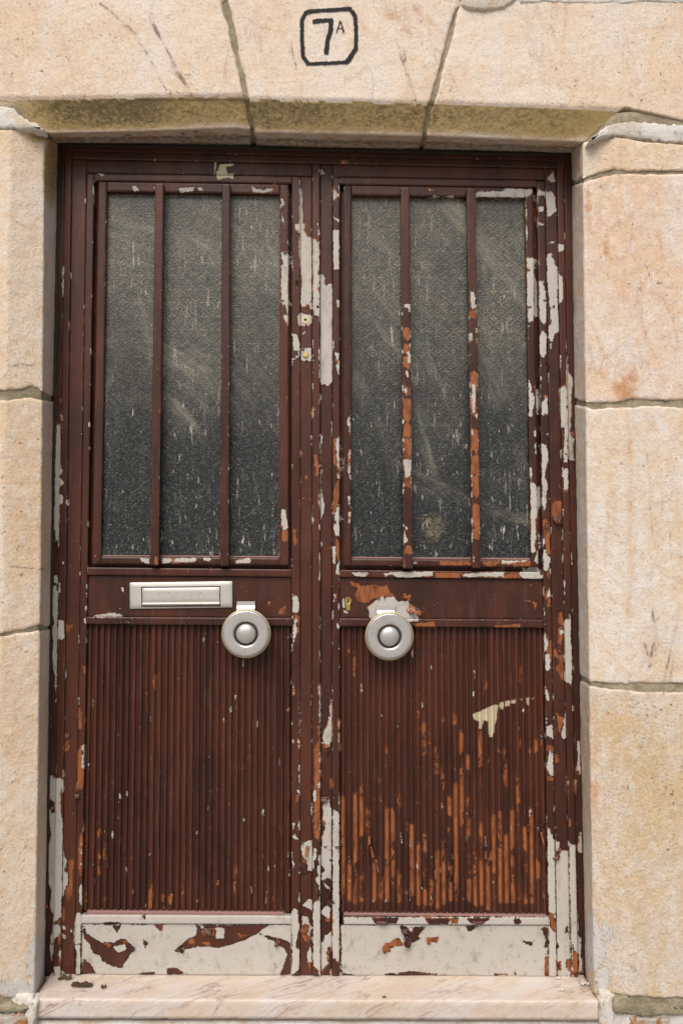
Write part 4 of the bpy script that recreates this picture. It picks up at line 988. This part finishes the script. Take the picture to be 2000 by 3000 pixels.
def zz(p): return [(x / 5.2267 + 820, y / 5.2267) for x, y in p]
stroke_mesh('house_number', [
    (zz([(440,162),(740,140),(1075,118)]), 9), (zz([(1062,112),(1150,230),(1165,440),(1160,740)]), 9.5), (zz([(1165,720),(1060,890),(1010,945)]), 11),
    (zz([(1040,940),(720,955),(400,968)]), 8), (zz([(425,955),(350,850),(338,600),(332,300),(400,180),(450,160)]), 9.5),
    (zz([(498,316),(650,305),(810,298)]), 10), (zz([(785,285),(775,440),(730,600),(703,820)]), 11),
    (zz([(865,492),(925,300)]), 2.8), (zz([(925,300),(975,488)]), 3.6), (zz([(885,425),(955,420)]), 2.2)], YF - .004, BLACKPAINT, key)

# ------------------------------------------------------------------ marble step
YS = -.096
def doorstep():
    pts_f = polyline([(102,2927),(600,2930),(1100,2931),(1753,2933)], 220); n = len(pts_f)
    front_top = P(pts_f[:, 0], pts_f[:, 1], YS)
    back = front_top.copy(); back[:, 1] = .06
    back[:, 0] = np.linspace(front_top[0, 0] - .0, front_top[-1, 0], n)
    pb = polyline([(102,2984),(1000,2987),(1753,2990)], n); front_bot = P(pb[:, 0], pb[:, 1], YS)
    r = .004
    k1 = front_top.copy(); k1[:, 1] += r
    k2 = front_top.copy(); k2[:, 1] += r*.3; k2[:, 2] -= r*.3
    k3 = front_top.copy(); k3[:, 2] -= r
    R = np.concatenate([rows_between([back, k1], .008), k2[None], rows_between([k3, front_bot], .008)])
    for a in range(R.shape[0]):
        for b in range(n):
            p = R[a, b]; p[2] += .0007 * mnoise.noise((p[0]*20, p[1]*20, p[2]*20)); p[1] += .0008 * mnoise.noise((p[0]*30, 9, p[2]*30)) + (.0045 * max(0, mnoise.noise((p[0]*60, 2, 3)) + .4*mnoise.noise((p[0]*170, 5, 3)) - .28) if p[1] < YS + .006 else 0)
    nv = R.shape[0]; verts = R.reshape(-1, 3); faces = grid_faces(n, nv)
    # ends and underside
    n0 = len(verts); bb = front_bot.copy(); bb[:, 1] = .06; verts = np.concatenate([verts, bb])
    for i in range(n-1): faces.append([(nv-1)*n+i, n0+i, n0+i+1, (nv-1)*n+i+1])
    for e in (0, n-1): faces.append([j*n+e for j in range(nv)] + [n0+e])
    me = mesh_from('door_step', verts, faces)
    bm = bmesh.new(); bm.from_mesh(me); bmesh.ops.recalc_face_normals(bm, faces=bm.faces); bm.to_mesh(me); bm.free()
    o = link('door_step', me, MARBLE); o['label'] = 'pink veined marble threshold slab under the double door'; o['category'] = 'step'
    print('STEP Z', front_top[0, 2], front_top[-1, 2], 'door bottom Z', P(300, 2855, 0)[2], P(1550, 2860, 0)[2])
    return float(front_top[:, 2].mean()), np.polyfit(front_top[:, 0], front_top[:, 2], 1)
STEP_Z, STEP_FIT = doorstep()
def step_z(x): return float(np.polyval(STEP_FIT, x))

# ------------------------------------------------------------------ door frame and leaves
F0, F1, F2 = V(166,136), V(185,159), V(206.5,182)
S1, S2 = V(249,220), V(271,239)
B0, B1 = V(284,253), V(309,278)
B2, B3 = V(820,818), V(845,844)
M0, M1, M2, M3 = V(855,854), V(879,878), V(915,915.5), V(936.5,938)
T1, T2 = V(974,971), V(994,994)
C0, C1 = V(1007,1005), V(1029,1028)
C2, C3 = V(1541,1573), V(1563,1591)
N0, N1, N2, N3, N4 = V(1576.5,1606), V(1599,1628), V(1634.5,1667), V(1656,1690), V(1677,1713)
h0, h1, h2, h3, h4 = H(424,450), H(445,470), H(468,492), H(508,527), H(529,548)
bt0, bt1, gt = H(531,550), H(560,579), H(563,583)
gb, bb0, bb1 = H(1626,1635), H(1631,1642), H(1652,1661)
m1a, m1b, m2a, m2b = H(1663,1676), H(1685,1696), H(1808,1815.5), H(1829,1839)
rt, rb, m3a, m3b, kb = H(1830,1840), H(2668,2678), H(2682,2688), H(2706,2710), H(2855,2860)
fb = H(2862,2868)
YP, YR, YG = 0.0, .006, .020           # proud strips, recessed faces, grooves

frame = thing('door_frame', 'brown painted aluminium door frame with flaking white edges', 'door frame', (-.08, 0, STEP_Z))
slab('jamb_channel', box(F0, F1, h0, fb), .012, .05, PAINT, frame)
slab('jamb_strip', box(F1, F2+(-1.4), h1, fb), YP, .05, PAINT, frame)
slab('jamb_strip', box(N2+1.4, N3+(-1), h1, H(2866,2872)), YP, .05, PAINT, frame)
slab('jamb_channel', box(N3, N4, h0, H(2864,2870)), .012, .05, PAINT, frame)
slab('frame_head', box(V(186,186), V(1656,1656), h0, h1), .013, .05, PAINT, frame)
slab('frame_head_strip', box(F2+(-.5), N2+.5, h1+1, h2+(-1)), .002, .05, PAINT, frame)
slab('frame_backing', box(F0, N4, H(420,446), fb), .040, .045, GAP_DARK, frame, wear=False, cell=.05)
slab('threshold_shade_strip', box(F2, N2, kb+1.5, H(2866,2872)), .020, .04, GAP_DARK, frame, wear=False, cell=.03)  # dark strip painting the shaded gap between door foot and step

def streak(k, x, y, seed, c):
    f = mnoise.noise((k*7.31 + seed, y*.0085, .5)) * .42 + mnoise.noise((k*3.17 + seed, y*.028, 4.5)) * .20 + mnoise.noise((x*.022 + seed, y*.006, 9.5)) * .26
    return f + (.10 * mnoise.noise((k*5.3, c*.9, y*.02)) if c is not None else 0)
slab('gap_shade_strip', box(F0+(-3), F0+3.5, h0, fb), .009, .02, GAP_DARK, frame, wear=False, cell=.03)  # dark strips added to paint the shadowed gap between frame and stone
slab('gap_shade_strip', box(N4+(-4), N4+2, h0, fb), .009, .02, GAP_DARK, frame, wear=False, cell=.03)
slab('gap_shade_strip', box(F0, N4, h0+(-3), h0+6), .010, .02, GAP_DARK, frame, wear=False, cell=.03)

def rib_panel(leaf, v0, v1, nribs, density, seed):
    rr = random.Random(seed)
    pan = slab('ribbed_panel', box(v0, v1, rt, rb+8), .0185, .022, PAINT, leaf, cell=.006, r=.0005)
    w0 = v1.a - v0.a; w1 = v1.b - v0.b
    for k in range(nribs):
        fa, fbv = (k + .12) / nribs, (k + .88) / nribs
        a = V(v0.a + w0*fa, v0.b + w1*fa); b = V(v0.a + w0*fbv, v0.b + w1*fbv)
        yt = rt.at(a.at(1835)); yb_ = rb.at(a.at(2670)); rows = 210
        ys = np.linspace(yt, yb_, rows); xa = a.at(ys); xb = b.at(ys); wd = xb - xa
        prof = [(0, .0184), (.08, .0135), (.20, .0112), (.5, .0106), (.80, .0112), (.92, .0135), (1, .0184)]
        verts = np.stack([P(xa + wd*t, ys, Y) for t, Y in prof], 1)
        nv, nu = verts.shape[:2]; off = rr.uniform(-.0003, .0003); lean = rr.uniform(-.0004, .0004)
        for i in range(nv):
            d = .0009 * mnoise.noise((k*3.7+seed, i*.04, 1.0)) + off; verts[i, 1:-1, 1] += d; verts[i, :, 0] += .0006 * mnoise.noise((k*2.1, i*.03, seed)) + lean
        vv = verts.reshape(-1, 3); me = mesh_from('rib', vv, grid_faces(nu, nv)); px = PX(vv)
        wr = wear_of(px, None, [np.array([(x-1.8, y), (x+1.8, y-3), (x+2, y+l), (x-1.4, y+l*.8)]) for x, y, l in [(a.at(2300) + rr.uniform(0, 12), rr.uniform(1860, 2660), rr.uniform(4, 22)) for _ in range(rr.choice((0, 1, 1, 2)))]])
        st = np.array([streak(k, q[0], q[1], seed, i % nu) for i, q in enumerate(px)]); D = density(px)
        wr[:, 1] = np.maximum(wr[:, 1], np.clip(.5 + D + st, 0, 1)); wr[:, 3] = np.tile([.0, .2, .35, 0, .35, .2, .0], nv)
        set_attr(me, 'wear', wr)
        link('rib', me, PAINT, pan)
    return pan

def lathe(name, center, prof, mat, parent, seg=72, caps=True):
    verts, faces = [], []
    for r, y in prof:
        for k in range(seg):
            a = 2*math.pi*k/seg; verts.append((center[0] + r*math.cos(a), center[1] + y, center[2] + r*math.sin(a)))
    n = len(prof)
    for i in range(n-1):
        for k in range(seg): faces.append([i*seg+k, i*seg+(k+1) % seg, (i+1)*seg+(k+1) % seg, (i+1)*seg+k])
    if caps: faces.append([k for k in range(seg)]); faces.append([(n-1)*seg+k for k in range(seg)])
    else: faces += [[(n-1)*seg+k, (n-1)*seg+(k+1) % seg, (k+1) % seg, k] for k in range(seg)]
    me = mesh_from(name, verts, faces)
    bm = bmesh.new(); bm.from_mesh(me); bmesh.ops.recalc_face_normals(bm, faces=bm.faces); bm.to_mesh(me); bm.free()
    me.set_sharp_from_angle(angle=math.radians(26))
    return link(name, me, mat, parent)

def knob(leaf, px, py, rpx, bx0, bx1, by):
    Y = -.040; c = P(px, py, Y); s = (DIST + Y) / F; R = rpx * s
    kb_ = lathe('door_knob', c, [(.001, .024), (R*.80, .024), (R*.93, .018), (R*.965, .010), (R*.955, .0055), (R*.92, .0022), (R*.895, .0016), (R*.885, .0028), (R*.87, .0028), (R*.86, .0006), (R*.60, .0000), (R*.545, .0004), (R*.50, .0022), (R*.475, .0060), (R*.465, .0170), (R*.405, .0170),
                (R*.405, .0040), (R*.395, .0010), (R*.37, -.0014), (R*.32, -.0034), (R*.24, -.0052), (R*.12, -.0063), (.0008, -.0066)], STEEL, leaf)
    lathe('rim', c, [(R*.962, .013), (R*.992, .013), (R*1.0, .010), (R*.992, .0072), (R*.966, .0068)], BRASSRIM, kb_, caps=False)
    lathe('neck', (c[0], c[1] + .024, c[2] + .004), [(R*.30, 0), (R*.26, .012), (R*.26, .031)], STEEL, kb_, 40)
    lathe('groove_shadow_ring', c, [(R*.402, .0040), (R*.402, .0030), (R*.478, .0030), (R*.478, .0040)], GAP_DARK, kb_, caps=False)  # dark ring added as the shadow of the groove round the dome
    # bent strap that carries the knob
    a0, a1 = P(bx0, by, .003), P(bx1, by, .003); path = [(0, .0028), (-.010, .0024), (-.016, -.001), (-.020, -.008), (-.026, -.014), (-.036, -.017), (-.050, -.0175)]
    th = .0022; verts, faces = [], []
    for (dz, y) in path:
        for xx in (a0[0], a1[0]):
            for t in (0, th): verts.append((xx, y + t, (a0[2] + a1[2]) / 2 + dz + (0 if dz > -.012 else 0)))
    for i in range(len(path)-1):
        p, q = i*4, (i+1)*4
        faces += [[p, p+2, q+2, q], [p+1, q+1, q+3, p+3], [p, q, q+1, p+1], [p+2, p+3, q+3, q+2]]
    faces += [[0, 1, 3, 2], [len(verts)-4, len(verts)-2, len(verts)-1, len(verts)-3]]
    me = mesh_from('strap', verts, faces, False)
    bm = bmesh.new(); bm.from_mesh(me); bmesh.ops.recalc_face_normals(bm, faces=bm.faces); bm.to_mesh(me); bm.free()
    link('strap', me, STEEL, kb_)

def flake(leaf, px, py, w, h, Y, ang, curl, mat=None, orange=False):
    """a curled chip of paint still hanging by one edge"""
    s = DIST / F; c = P(px, py, Y); nu, nv = 5, 7; verts = []
    for j in range(nv):
        t = j / (nv-1)
        for i in range(nu):
            u = (i/(nu-1) - .5) * w * s * (1 - .45*t*t) * (1 + .15*math.sin(j*2.1+i)); th = curl * t
            L = h * s; yy = -(L/curl) * (1 - math.cos(th)) if abs(curl) > .01 else 0; zz_ = (L/curl) * math.sin(th) if abs(curl) > .01 else L*t
            x = u*math.cos(ang) - zz_*math.sin(ang); z = u*math.sin(ang) + zz_*math.cos(ang)
            verts.append((c[0]+x, c[1]-.0006+yy, c[2]+z))
    me = mesh_from('paint_flake', verts, grid_faces(nu, nv))
    k = len(verts); set_attr(me, 'wear', [(0, .95 if orange else 0, 0, 1)] * k)
    o = link('paint_flake', me, PAINT, leaf); md = o.modifiers.new('thick', 'SOLIDIFY'); md.thickness = .0006
    return o

def text_mesh(body, size, extrude):
    cu = bpy.data.curves.new('lettering', 'FONT'); cu.body = body; cu.size = size; cu.extrude = extrude; cu.align_x = 'CENTER'; cu.align_y = 'CENTER'; cu.space_character = 1.25
    ob = bpy.data.objects.new('t', cu); col.objects.link(ob)
    dg = bpy.context.evaluated_depsgraph_get(); me = bpy.data.meshes.new_from_object(ob.evaluated_get(dg)); bpy.data.objects.remove(ob); return me

def leaf_common(leaf, mo0, mo1, be0, be1, be2, be3, mi0, mi1, glass_mat, bars, kx):
    # glazing beads (mitred look: verticals run full height)
    slab('glazing_bead', box(be0, be1, bt0, bb1), .002, YG+.01, PAINT, leaf, r=.002, warp=.0006)
    slab('glazing_bead', box(be2, be3, bt0, bb1), .002, YG+.01, PAINT, leaf, r=.002, warp=.0006)
    slab('glazing_bead', box(be1+.6, be2+(-.6), bt0, bt1), .002, YG+.01, PAINT, leaf, r=.002)
    slab('glazing_bead', box(be1+.6, be2+(-.6), bb0, bb1), .002, YG+.01, PAINT, leaf, r=.002)
    slab('sill_strip', box(be1+1, be2+(-1), gb, bb0+(-.5)), .012, YG+.008, PUTTY, leaf, wear=False, cell=.02)
    slab('groove', box(mo1+(-1), mi0+1, h4, m1a), .0195, .030, PAINT, leaf, cell=.02)
    # glass
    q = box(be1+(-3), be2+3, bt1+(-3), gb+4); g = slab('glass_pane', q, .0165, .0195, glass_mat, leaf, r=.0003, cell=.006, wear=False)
    verts = np.array([v.co[:] for v in g.data.vertices]); px = PX(verts)
    at = np.zeros((len(px), 4)); at[:, 3] = 1
    l, r_, t = be1.at(px[:, 1]), be2.at(px[:, 1]), gt.at(px[:, 0])
    de = np.minimum(np.minimum(px[:, 0]-l, r_-px[:, 0]), (px[:, 1]-t)*1.2); at[:, 1] = np.clip(1 - de/11, 0, 1) * .75
    for (cx, cy, rx, ry, s) in ((1272,1545,38,48,.8),(1240,1520,40,12,.6),(1095,1375,50,45,.35),(1110,1440,45,60,.3),(1250,1370,30,22,.4),(1450,1330,20,40,.3)):
        d = np.sqrt(((px[:, 0]-cx)/rx)**2 + ((px[:, 1]-cy)/ry)**2); at[:, 0] = np.maximum(at[:, 0], s*np.clip(1.6-d, 0, 1))
    set_attr(g.data, 'wear', at)
    for (xa, xb, ya, yb_) in bars:
        slab('window_bar', [(xa[0], ya), (xa[1], ya), (xb[1], yb_), (xb[0], yb_)], -.014, .0015, PAINT, leaf, r=.0012)

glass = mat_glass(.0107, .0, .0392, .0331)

# ---- leaf with the letter plate
la = thing('door_leaf', 'brown ribbed door leaf with aluminium letter plate and round knob', 'door', (P(560, 2855, 0)[0], 0, STEP_Z), 'double door leaves')
slab('stile', box(F2, S1, h2, kb), YR, .03, PAINT, la, warp=.0008)
slab('stile_moulding', box(S1+1.2, S2, h3, kb), YP, .03, PAINT, la)
slab('stile_moulding', box(M0, M1, h3, kb), YP, .03, PAINT, la)
slab('stile', box(M1+1.2, M2+(-1.2), h3, kb), .004, .03, PAINT, la, warp=.0012)
slab('meeting_strip', box(M2, M3, h2, kb+1), -.0015, .03, PAINT, la)
slab('top_rail', box(S1+.4, M2+(-.4), h2+.8, h3+(-1.2)), YR-.001, .03, PAINT, la)
slab('rail_moulding', box(S2+.4, M0+(-.4), h3, h4), YP, .03, PAINT, la)
leaf_common(la, S1, S2, B0, B1, B2, B3, M0, M1, glass, [((455,479),(440,465),536,1656),((651,674),(644.5,669.5),538,1657)], 0)
slab('rail_moulding', box(S2+(-5), M0+(-.4), m1a, m1b), YP, .03, PAINT, la)
slab('mid_panel', box(S2+.4, M0+(-.4), m1b+1.2, m2a+(-1.2)), .008, .03, PAINT, la, warp=.0008)
slab('rail_moulding', box(S2+(-2), M0+(-.4), m2a, m2b), YP-.001, .03, PAINT, la)
rib_panel(la, S2+1, M0+(-1), 32, lambda q: np.interp(q[:, 1], [1840, 2300, 2480, 2560, 2640, 2665], [-.66, -.56, -.42, -.25, -.18, -.42]) + np.interp(q[:, 0], [240, 330, 460, 850], [.06, .07, 0, -.02]), 3)
slab('sill_strip', box(S2+16, M0+(-22), H(2669,2679), H(2680,2687)), .006, .02, PUTTY, la, wear=False, cell=.02)
slab('rail_moulding', box(S2+.4, M0+(-.4), m3a, m3b), YP, .03, PAINT, la)
slab('kick_panel', box(S2+.4, M0+(-.4), m3b+1.6, kb), .005, .03, PAINT, la, warp=.0015)
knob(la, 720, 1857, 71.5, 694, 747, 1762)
lp = slab('letter_plate', [(380,1707),(680.5,1703),(680.5,1779.6),(381,1784)], .0035, .009, ALU, la, r=.0012, cell=.01, wear=False)
slab('flap_recess', [(414,1719.5),(646,1717),(646,1777),(415,1778)], .0033, .0065, DARK, lp, r=.0002, cell=.03, wear=False)
fl = slab('flap', [(417,1723),(643.5,1720.5),(643.5,1764),(417.5,1766)], .0018, .005, ALU, lp, r=.0008, cell=.01, wear=False)
def lip():
    n = 30; xs = np.linspace(417.5, 643.5, n); rows = []
    for k in range(9):
        a = math.pi * k / 8; rows.append(P(xs, np.linspace(1765, 1763, n) + 10.5*k/8, .0018 - .0042*math.sin(a)))
    link('flap_lip', mesh_from('flap_lip', np.array(rows).reshape(-1, 3), grid_faces(n, 9)), ALU, lp)
lip()
tm = text_mesh('CORREIO', .0225, .0006); tp = P(530.5, 1744.5, .0017)
tm.transform(Matrix.Translation(Vector(tp)) @ Matrix.Rotation(math.radians(.6), 4, 'Y') @ Matrix.Rotation(math.pi/2, 4, 'X'))
link('lettering', tm, ALU, lp)
c = P(894.6, 936.8, .0035); sk = lathe('screw_seat', c, [(.0105, .0004), (.0095, -.0006), (.0042, -.0008), (.0040, -.0003)], mat_simple('cream_filler', (.62, .5, .32), (.72, .62, .46), 90, .6), la, 32)
lathe('screw_hole', (c[0], c[1]-.0009, c[2]), [(.0030, .0004), (.0026, -.0001), (.0005, -.0002)], DARK, sk, 20)
c = P(895, 1040.7, .0035); lathe('brass_bolt', c, [(.0064, .0005), (.0064, -.0016), (.0054, -.0026), (.0006, -.0029)], BRASS, la, 32)

# ---- leaf with the key cylinder
lb = thing('door_leaf', 'brown ribbed door leaf with brass key cylinder, heavily peeled to primer and metal', 'door', (P(1300, 2860, 0)[0], 0, STEP_Z), 'double door leaves')
slab('meeting_stile', box(M3+1.6, T1, h2, kb), .007, .03, PAINT, lb, warp=.0012)
slab('stile_moulding', box(T1+1.2, T2, h3, kb), YP, .03, PAINT, lb)
slab('stile_moulding', box(N0, N1, h3+2, kb+2), YP, .03, PAINT, lb)
slab('stile', box(N1+1.2, N2+(-.6), h2, kb), YR, .03, PAINT, lb, warp=.0012)
slab('top_rail', box(T1+.4, N1, h2+.8, h3+(-1.2)), YR-.001, .03, PAINT, lb)
slab('rail_moulding', box(T2+.4, N0+(-.4), h3, h4), YP, .03, PAINT, lb)
leaf_common(lb, T1, T2, C0, C1, C2, C3, N0, N1, glass, [((1174,1199),(1180.5,1207),548,1666),((1367,1391.5),(1382,1406.5),551,1664)], 1)
slab('rail_moulding', box(T2+.4, N0+(-.4), m1a, m1b), YP, .03, PAINT, lb)
slab('mid_panel', box(T2+.4, N0+(-.4), m1b+1.2, m2a+(-1.2)), .008, .03, PAINT, lb, warp=.0012)
slab('rail_moulding', box(T2+.4, N0+(-.4), m2a, m2b), YP-.001, .03, PAINT, lb)
rib_panel(lb, T2+1, N0+(-1), 33, lambda q: np.interp(q[:, 1], [1840, 2050, 2200, 2330, 2430, 2560, 2635, 2670], [-.46, -.40, -.28, -.17, -.03, .09, .12, -.36]) + np.interp(q[:, 0], [1000, 1250, 1600], [-.02, .03, .0]), 5)
slab('sill_strip', box(T2+12, N0+(-6), H(2670,2680), H(2681,2688)), .006, .02, PUTTY, lb, wear=False, cell=.02)
slab('rail_moulding', box(T2+8, N0+(-.4), m3a, m3b), YP, .03, PAINT, lb)
slab('kick_panel', box(T2+.4, N0+(-.4), m3b+1.6, kb), .005, .03, PAINT, lb, warp=.0015)
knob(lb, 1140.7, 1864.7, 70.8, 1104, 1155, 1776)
c = P(1019.6, 1759.5, .008); kc = lathe('key_cylinder', c, [(.0082, .002), (.0082, -.0035), (.0072, -.0045), (.0066, -.0042), (.0062, -.0036), (.0006, -.0036)], BRASS, lb, 40)
slab('cylinder_body', [(1012,1766),(1026.5,1766),(1026,1790),(1013,1790)], .0045, .010, BRASS, kc, r=.002, cell=.003, wear=False)
slab('keyhole', [(1018.2,1752),(1021.2,1752),(1021.6,1767),(1018.0,1767)], .0040, .0048, DARK, kc, r=.0002, cell=.003, wear=False)
slab('cylinder_slot', [(1009,1769),(1012.5,1767),(1014,1790),(1010.5,1789)], .0076, .010, DARK, kc, r=.0004, cell=.003, wear=False)

# curled paint chips still hanging on
FL = [(lb,964,2188,15,20,.006,2.6,1.6,0),(lb,955,2181,12,15,.006,3.4,1.9,1),(la,902,2478,10,32,.003,2.9,1.0,1),(lb,950,2335,26,16,.006,3.1,1.2,0),(lb,944,2555,20,38,.006,.6,.8,0),
      (lb,955,2590,26,30,.006,-.7,1.2,0),(lb,958,2650,24,34,.006,-.8,1.3,0),(la,890,2560,22,30,.003,.1,.9,0),(la,888,2672,20,22,.003,1.2,1.4,0),(la,886,2735,24,42,.003,-.4,.9,1),
      (lb,1625,2492,26,26,.005,3.2,.8,0),(lb,1632,1512,28,30,.005,3.1,1.3,0),(lb,1600,1530,10,22,.0,3.1,1.0,0),(lb,1195,1778,22,34,.007,-2.3,1.5,1),(lb,1220,1795,14,20,.007,-1.9,1.7,1),
      (lb,1190,1745,18,16,.007,2.0,1.6,1),(la,198,2148,18,16,.005,3.1,1.3,0),(la,226,2326,18,16,0,3.2,1.5,0),(la,380,2785,22,34,.004,-.6,1.3,0),(la,540,2785,16,30,.004,1.2,1.2,0),
      (la,610,2720,30,16,.004,3.0,1.3,0),(la,820,2750,14,26,.004,2.5,1.2,0),(lb,1140,2772,26,30,.004,1.9,1.4,1),(lb,1200,2745,26,34,.004,2.6,1.5,0),(lb,1185,2722,20,18,.004,3.1,1.7,0),
      (lb,1260,2755,20,14,.004,1.7,1.2,1),(lb,1120,2698,40,10,-.001,3.1,1.4,0),(lb,1400,2698,36,10,-.001,3.1,1.4,0),(la,870,835,10,16,0,0,1.2,0),(lb,1604,1080,14,22,.005,.4,1.1,0)]
for (lf, x, y, w, h, Y, a, cu, og) in FL: flake(lf, x, y, w, h, Y, a, cu, orange=bool(og))
rr = random.Random(11)
for _ in range(40):      # slivers lifting off the ribs
    lf = lb if rr.random() < .72 else la
    x = rr.uniform(1015, 1590) if lf is lb else rr.uniform(262, 840); y = rr.uniform(2380, 2650) if lf is lb else rr.uniform(2500, 2650)
    flake(lf, x, y, rr.uniform(4, 8), rr.uniform(16, 42), .0105, rr.choice((0, math.pi)) + rr.uniform(-.25, .25), rr.uniform(.3, 1.1), orange=rr.random() < .4)
def find_slab(p):
    best = None
    for q, yf, par in SLABS:
        if par.type == 'MESH' or yf > .014: continue
        if sdpoly(p[None], q)[0] < -.5 and (best is None or yf < best[0]): best = (yf, par)
    return best
count = 0
for poly in WHITE:
    if len(poly) < 5 or count > 210: continue
    ar = abs(.5 * np.sum(poly[:, 0] * np.roll(poly[:, 1], -1) - np.roll(poly[:, 0], -1) * poly[:, 1]))
    if ar < 220 or poly[:, 1].mean() > 2690: continue
    for _ in range(min(5, 1 + int(ar / 900))):
        k = rr.randrange(len(poly)); p0, p1 = poly[k], poly[(k+1) % len(poly)]; e = p1 - p0; L = np.linalg.norm(e)
        if L < 3: continue
        q = p0 + e * rr.random(); nrm2 = np.array([-e[1], e[0]]) / L
        if sdpoly((q + nrm2 * 1.5)[None], poly)[0] > 0: nrm2 = -nrm2
        hit = find_slab(q); hit2 = find_slab(q - nrm2 * 4)
        if hit is None or hit2 is None or hit != hit2: continue
        ang = math.atan2(-nrm2[0], -nrm2[1]); wd = min(rr.uniform(6, 15), L * .8)
        flake(hit[1], q[0] - nrm2[0] * 1.5, q[1] - nrm2[1] * 1.5, wd, rr.uniform(4, 10), hit[0], ang + rr.uniform(-.2, .2), rr.uniform(.5, 1.5), orange=rr.random() < .35); count += 1
print('FLAKES', count)
# split frame cover strip prised off the jamb channel
flake(frame, 1679, 1262, 7, 90, .004, math.pi, .12, orange=False)
flake(frame, 140, 2660, 6, 44, .004, .45, .3, orange=True)

# ------------------------------------------------------------------ litter on the step
def on_step(px, py):
    """point where the pixel's ray meets the step top"""
    d = RN @ np.array([(px-1000)/F, -(py-1500)/F, -1.0]); t = (STEP_Z - CN[2]) / d[2]
    for _ in range(4): t = (step_z(CN[0] + d[0]*t) - CN[2]) / d[2]
    return CN + d*t
def leaf_litter(name, px, py, L, wdt, hgt, mat, label, cat, seed, group=None):
    rl = random.Random(seed); c = on_step(px, py); nu, nv = 14, 6; verts = []
    for j in range(nv):
        for i in range(nu):
            u = i/(nu-1) - .5; v = j/(nv-1) - .5
            x = u*L; y = v*wdt*(1-1.6*u*u) + .002*math.sin(u*9+seed)
            z = .001 + hgt*(abs(v)*2)**1.6*(.65+.4*math.sin(u*11+seed*2)+.12*math.sin(u*29+seed)) + hgt*.08*rl.random()
            verts.append((c[0]+x, c[1]+y, step_z(c[0]+x) + .0012 + max(z, .0)))
    me = mesh_from(name, verts, grid_faces(nu, nv)); o = link(name, me, mat); md = o.modifiers.new('thick', 'SOLIDIFY'); md.thickness = .0012
    o['label'] = label; o['category'] = cat
    if group: o['group'] = group
DRY = mat_simple('dry_leaf', (.020, .012, .010), (.10, .06, .03), 120, .75)
leaf_litter('dried_leaf', 241, 2893, .046, .016, .008, DRY, 'curled dark dried leaf lying on the marble step', 'leaf', 3)
leaf_litter('dried_leaf', 303, 2897, .012, .009, .005, DRY, 'small dark crumb beside the curled dried leaf', 'leaf', 5)
leaf_litter('dried_leaf', 190, 2872, .030, .012, .009, mat_simple('leaf_debris', (.05, .04, .02), (.16, .12, .06), 120, .8), 'brown leaf litter caught at the foot of the door frame', 'leaf', 8)
for i, (x, y, L, lab) in enumerate(((1712, 2886, .019, 'large white paint chip at the end of the step by the plaster'), (1642, 2904, .014, 'thin white paint chip alone on the marble step'), (1634, 2870, .013, 'white paint chip against the foot of the door'), (1703, 2864, .008, 'small white crumb by the corner of the door frame'),
                                   (1345, 2911, .007, 'tiny pale crumb on the stained patch of the step'))):
    leaf_litter('paint_chip', x, y, L, L*.6, L*.16, FLAKEW, lab, 'paint chip', 20+i)
for i, (x, y) in enumerate(((1125, 2929), (807, 2941))): pass
leaf_litter('dried_leaf', 1125, 2925, .008, .004, .002, DRY, 'tiny dark crumb on the front edge of the step', 'leaf', 31)
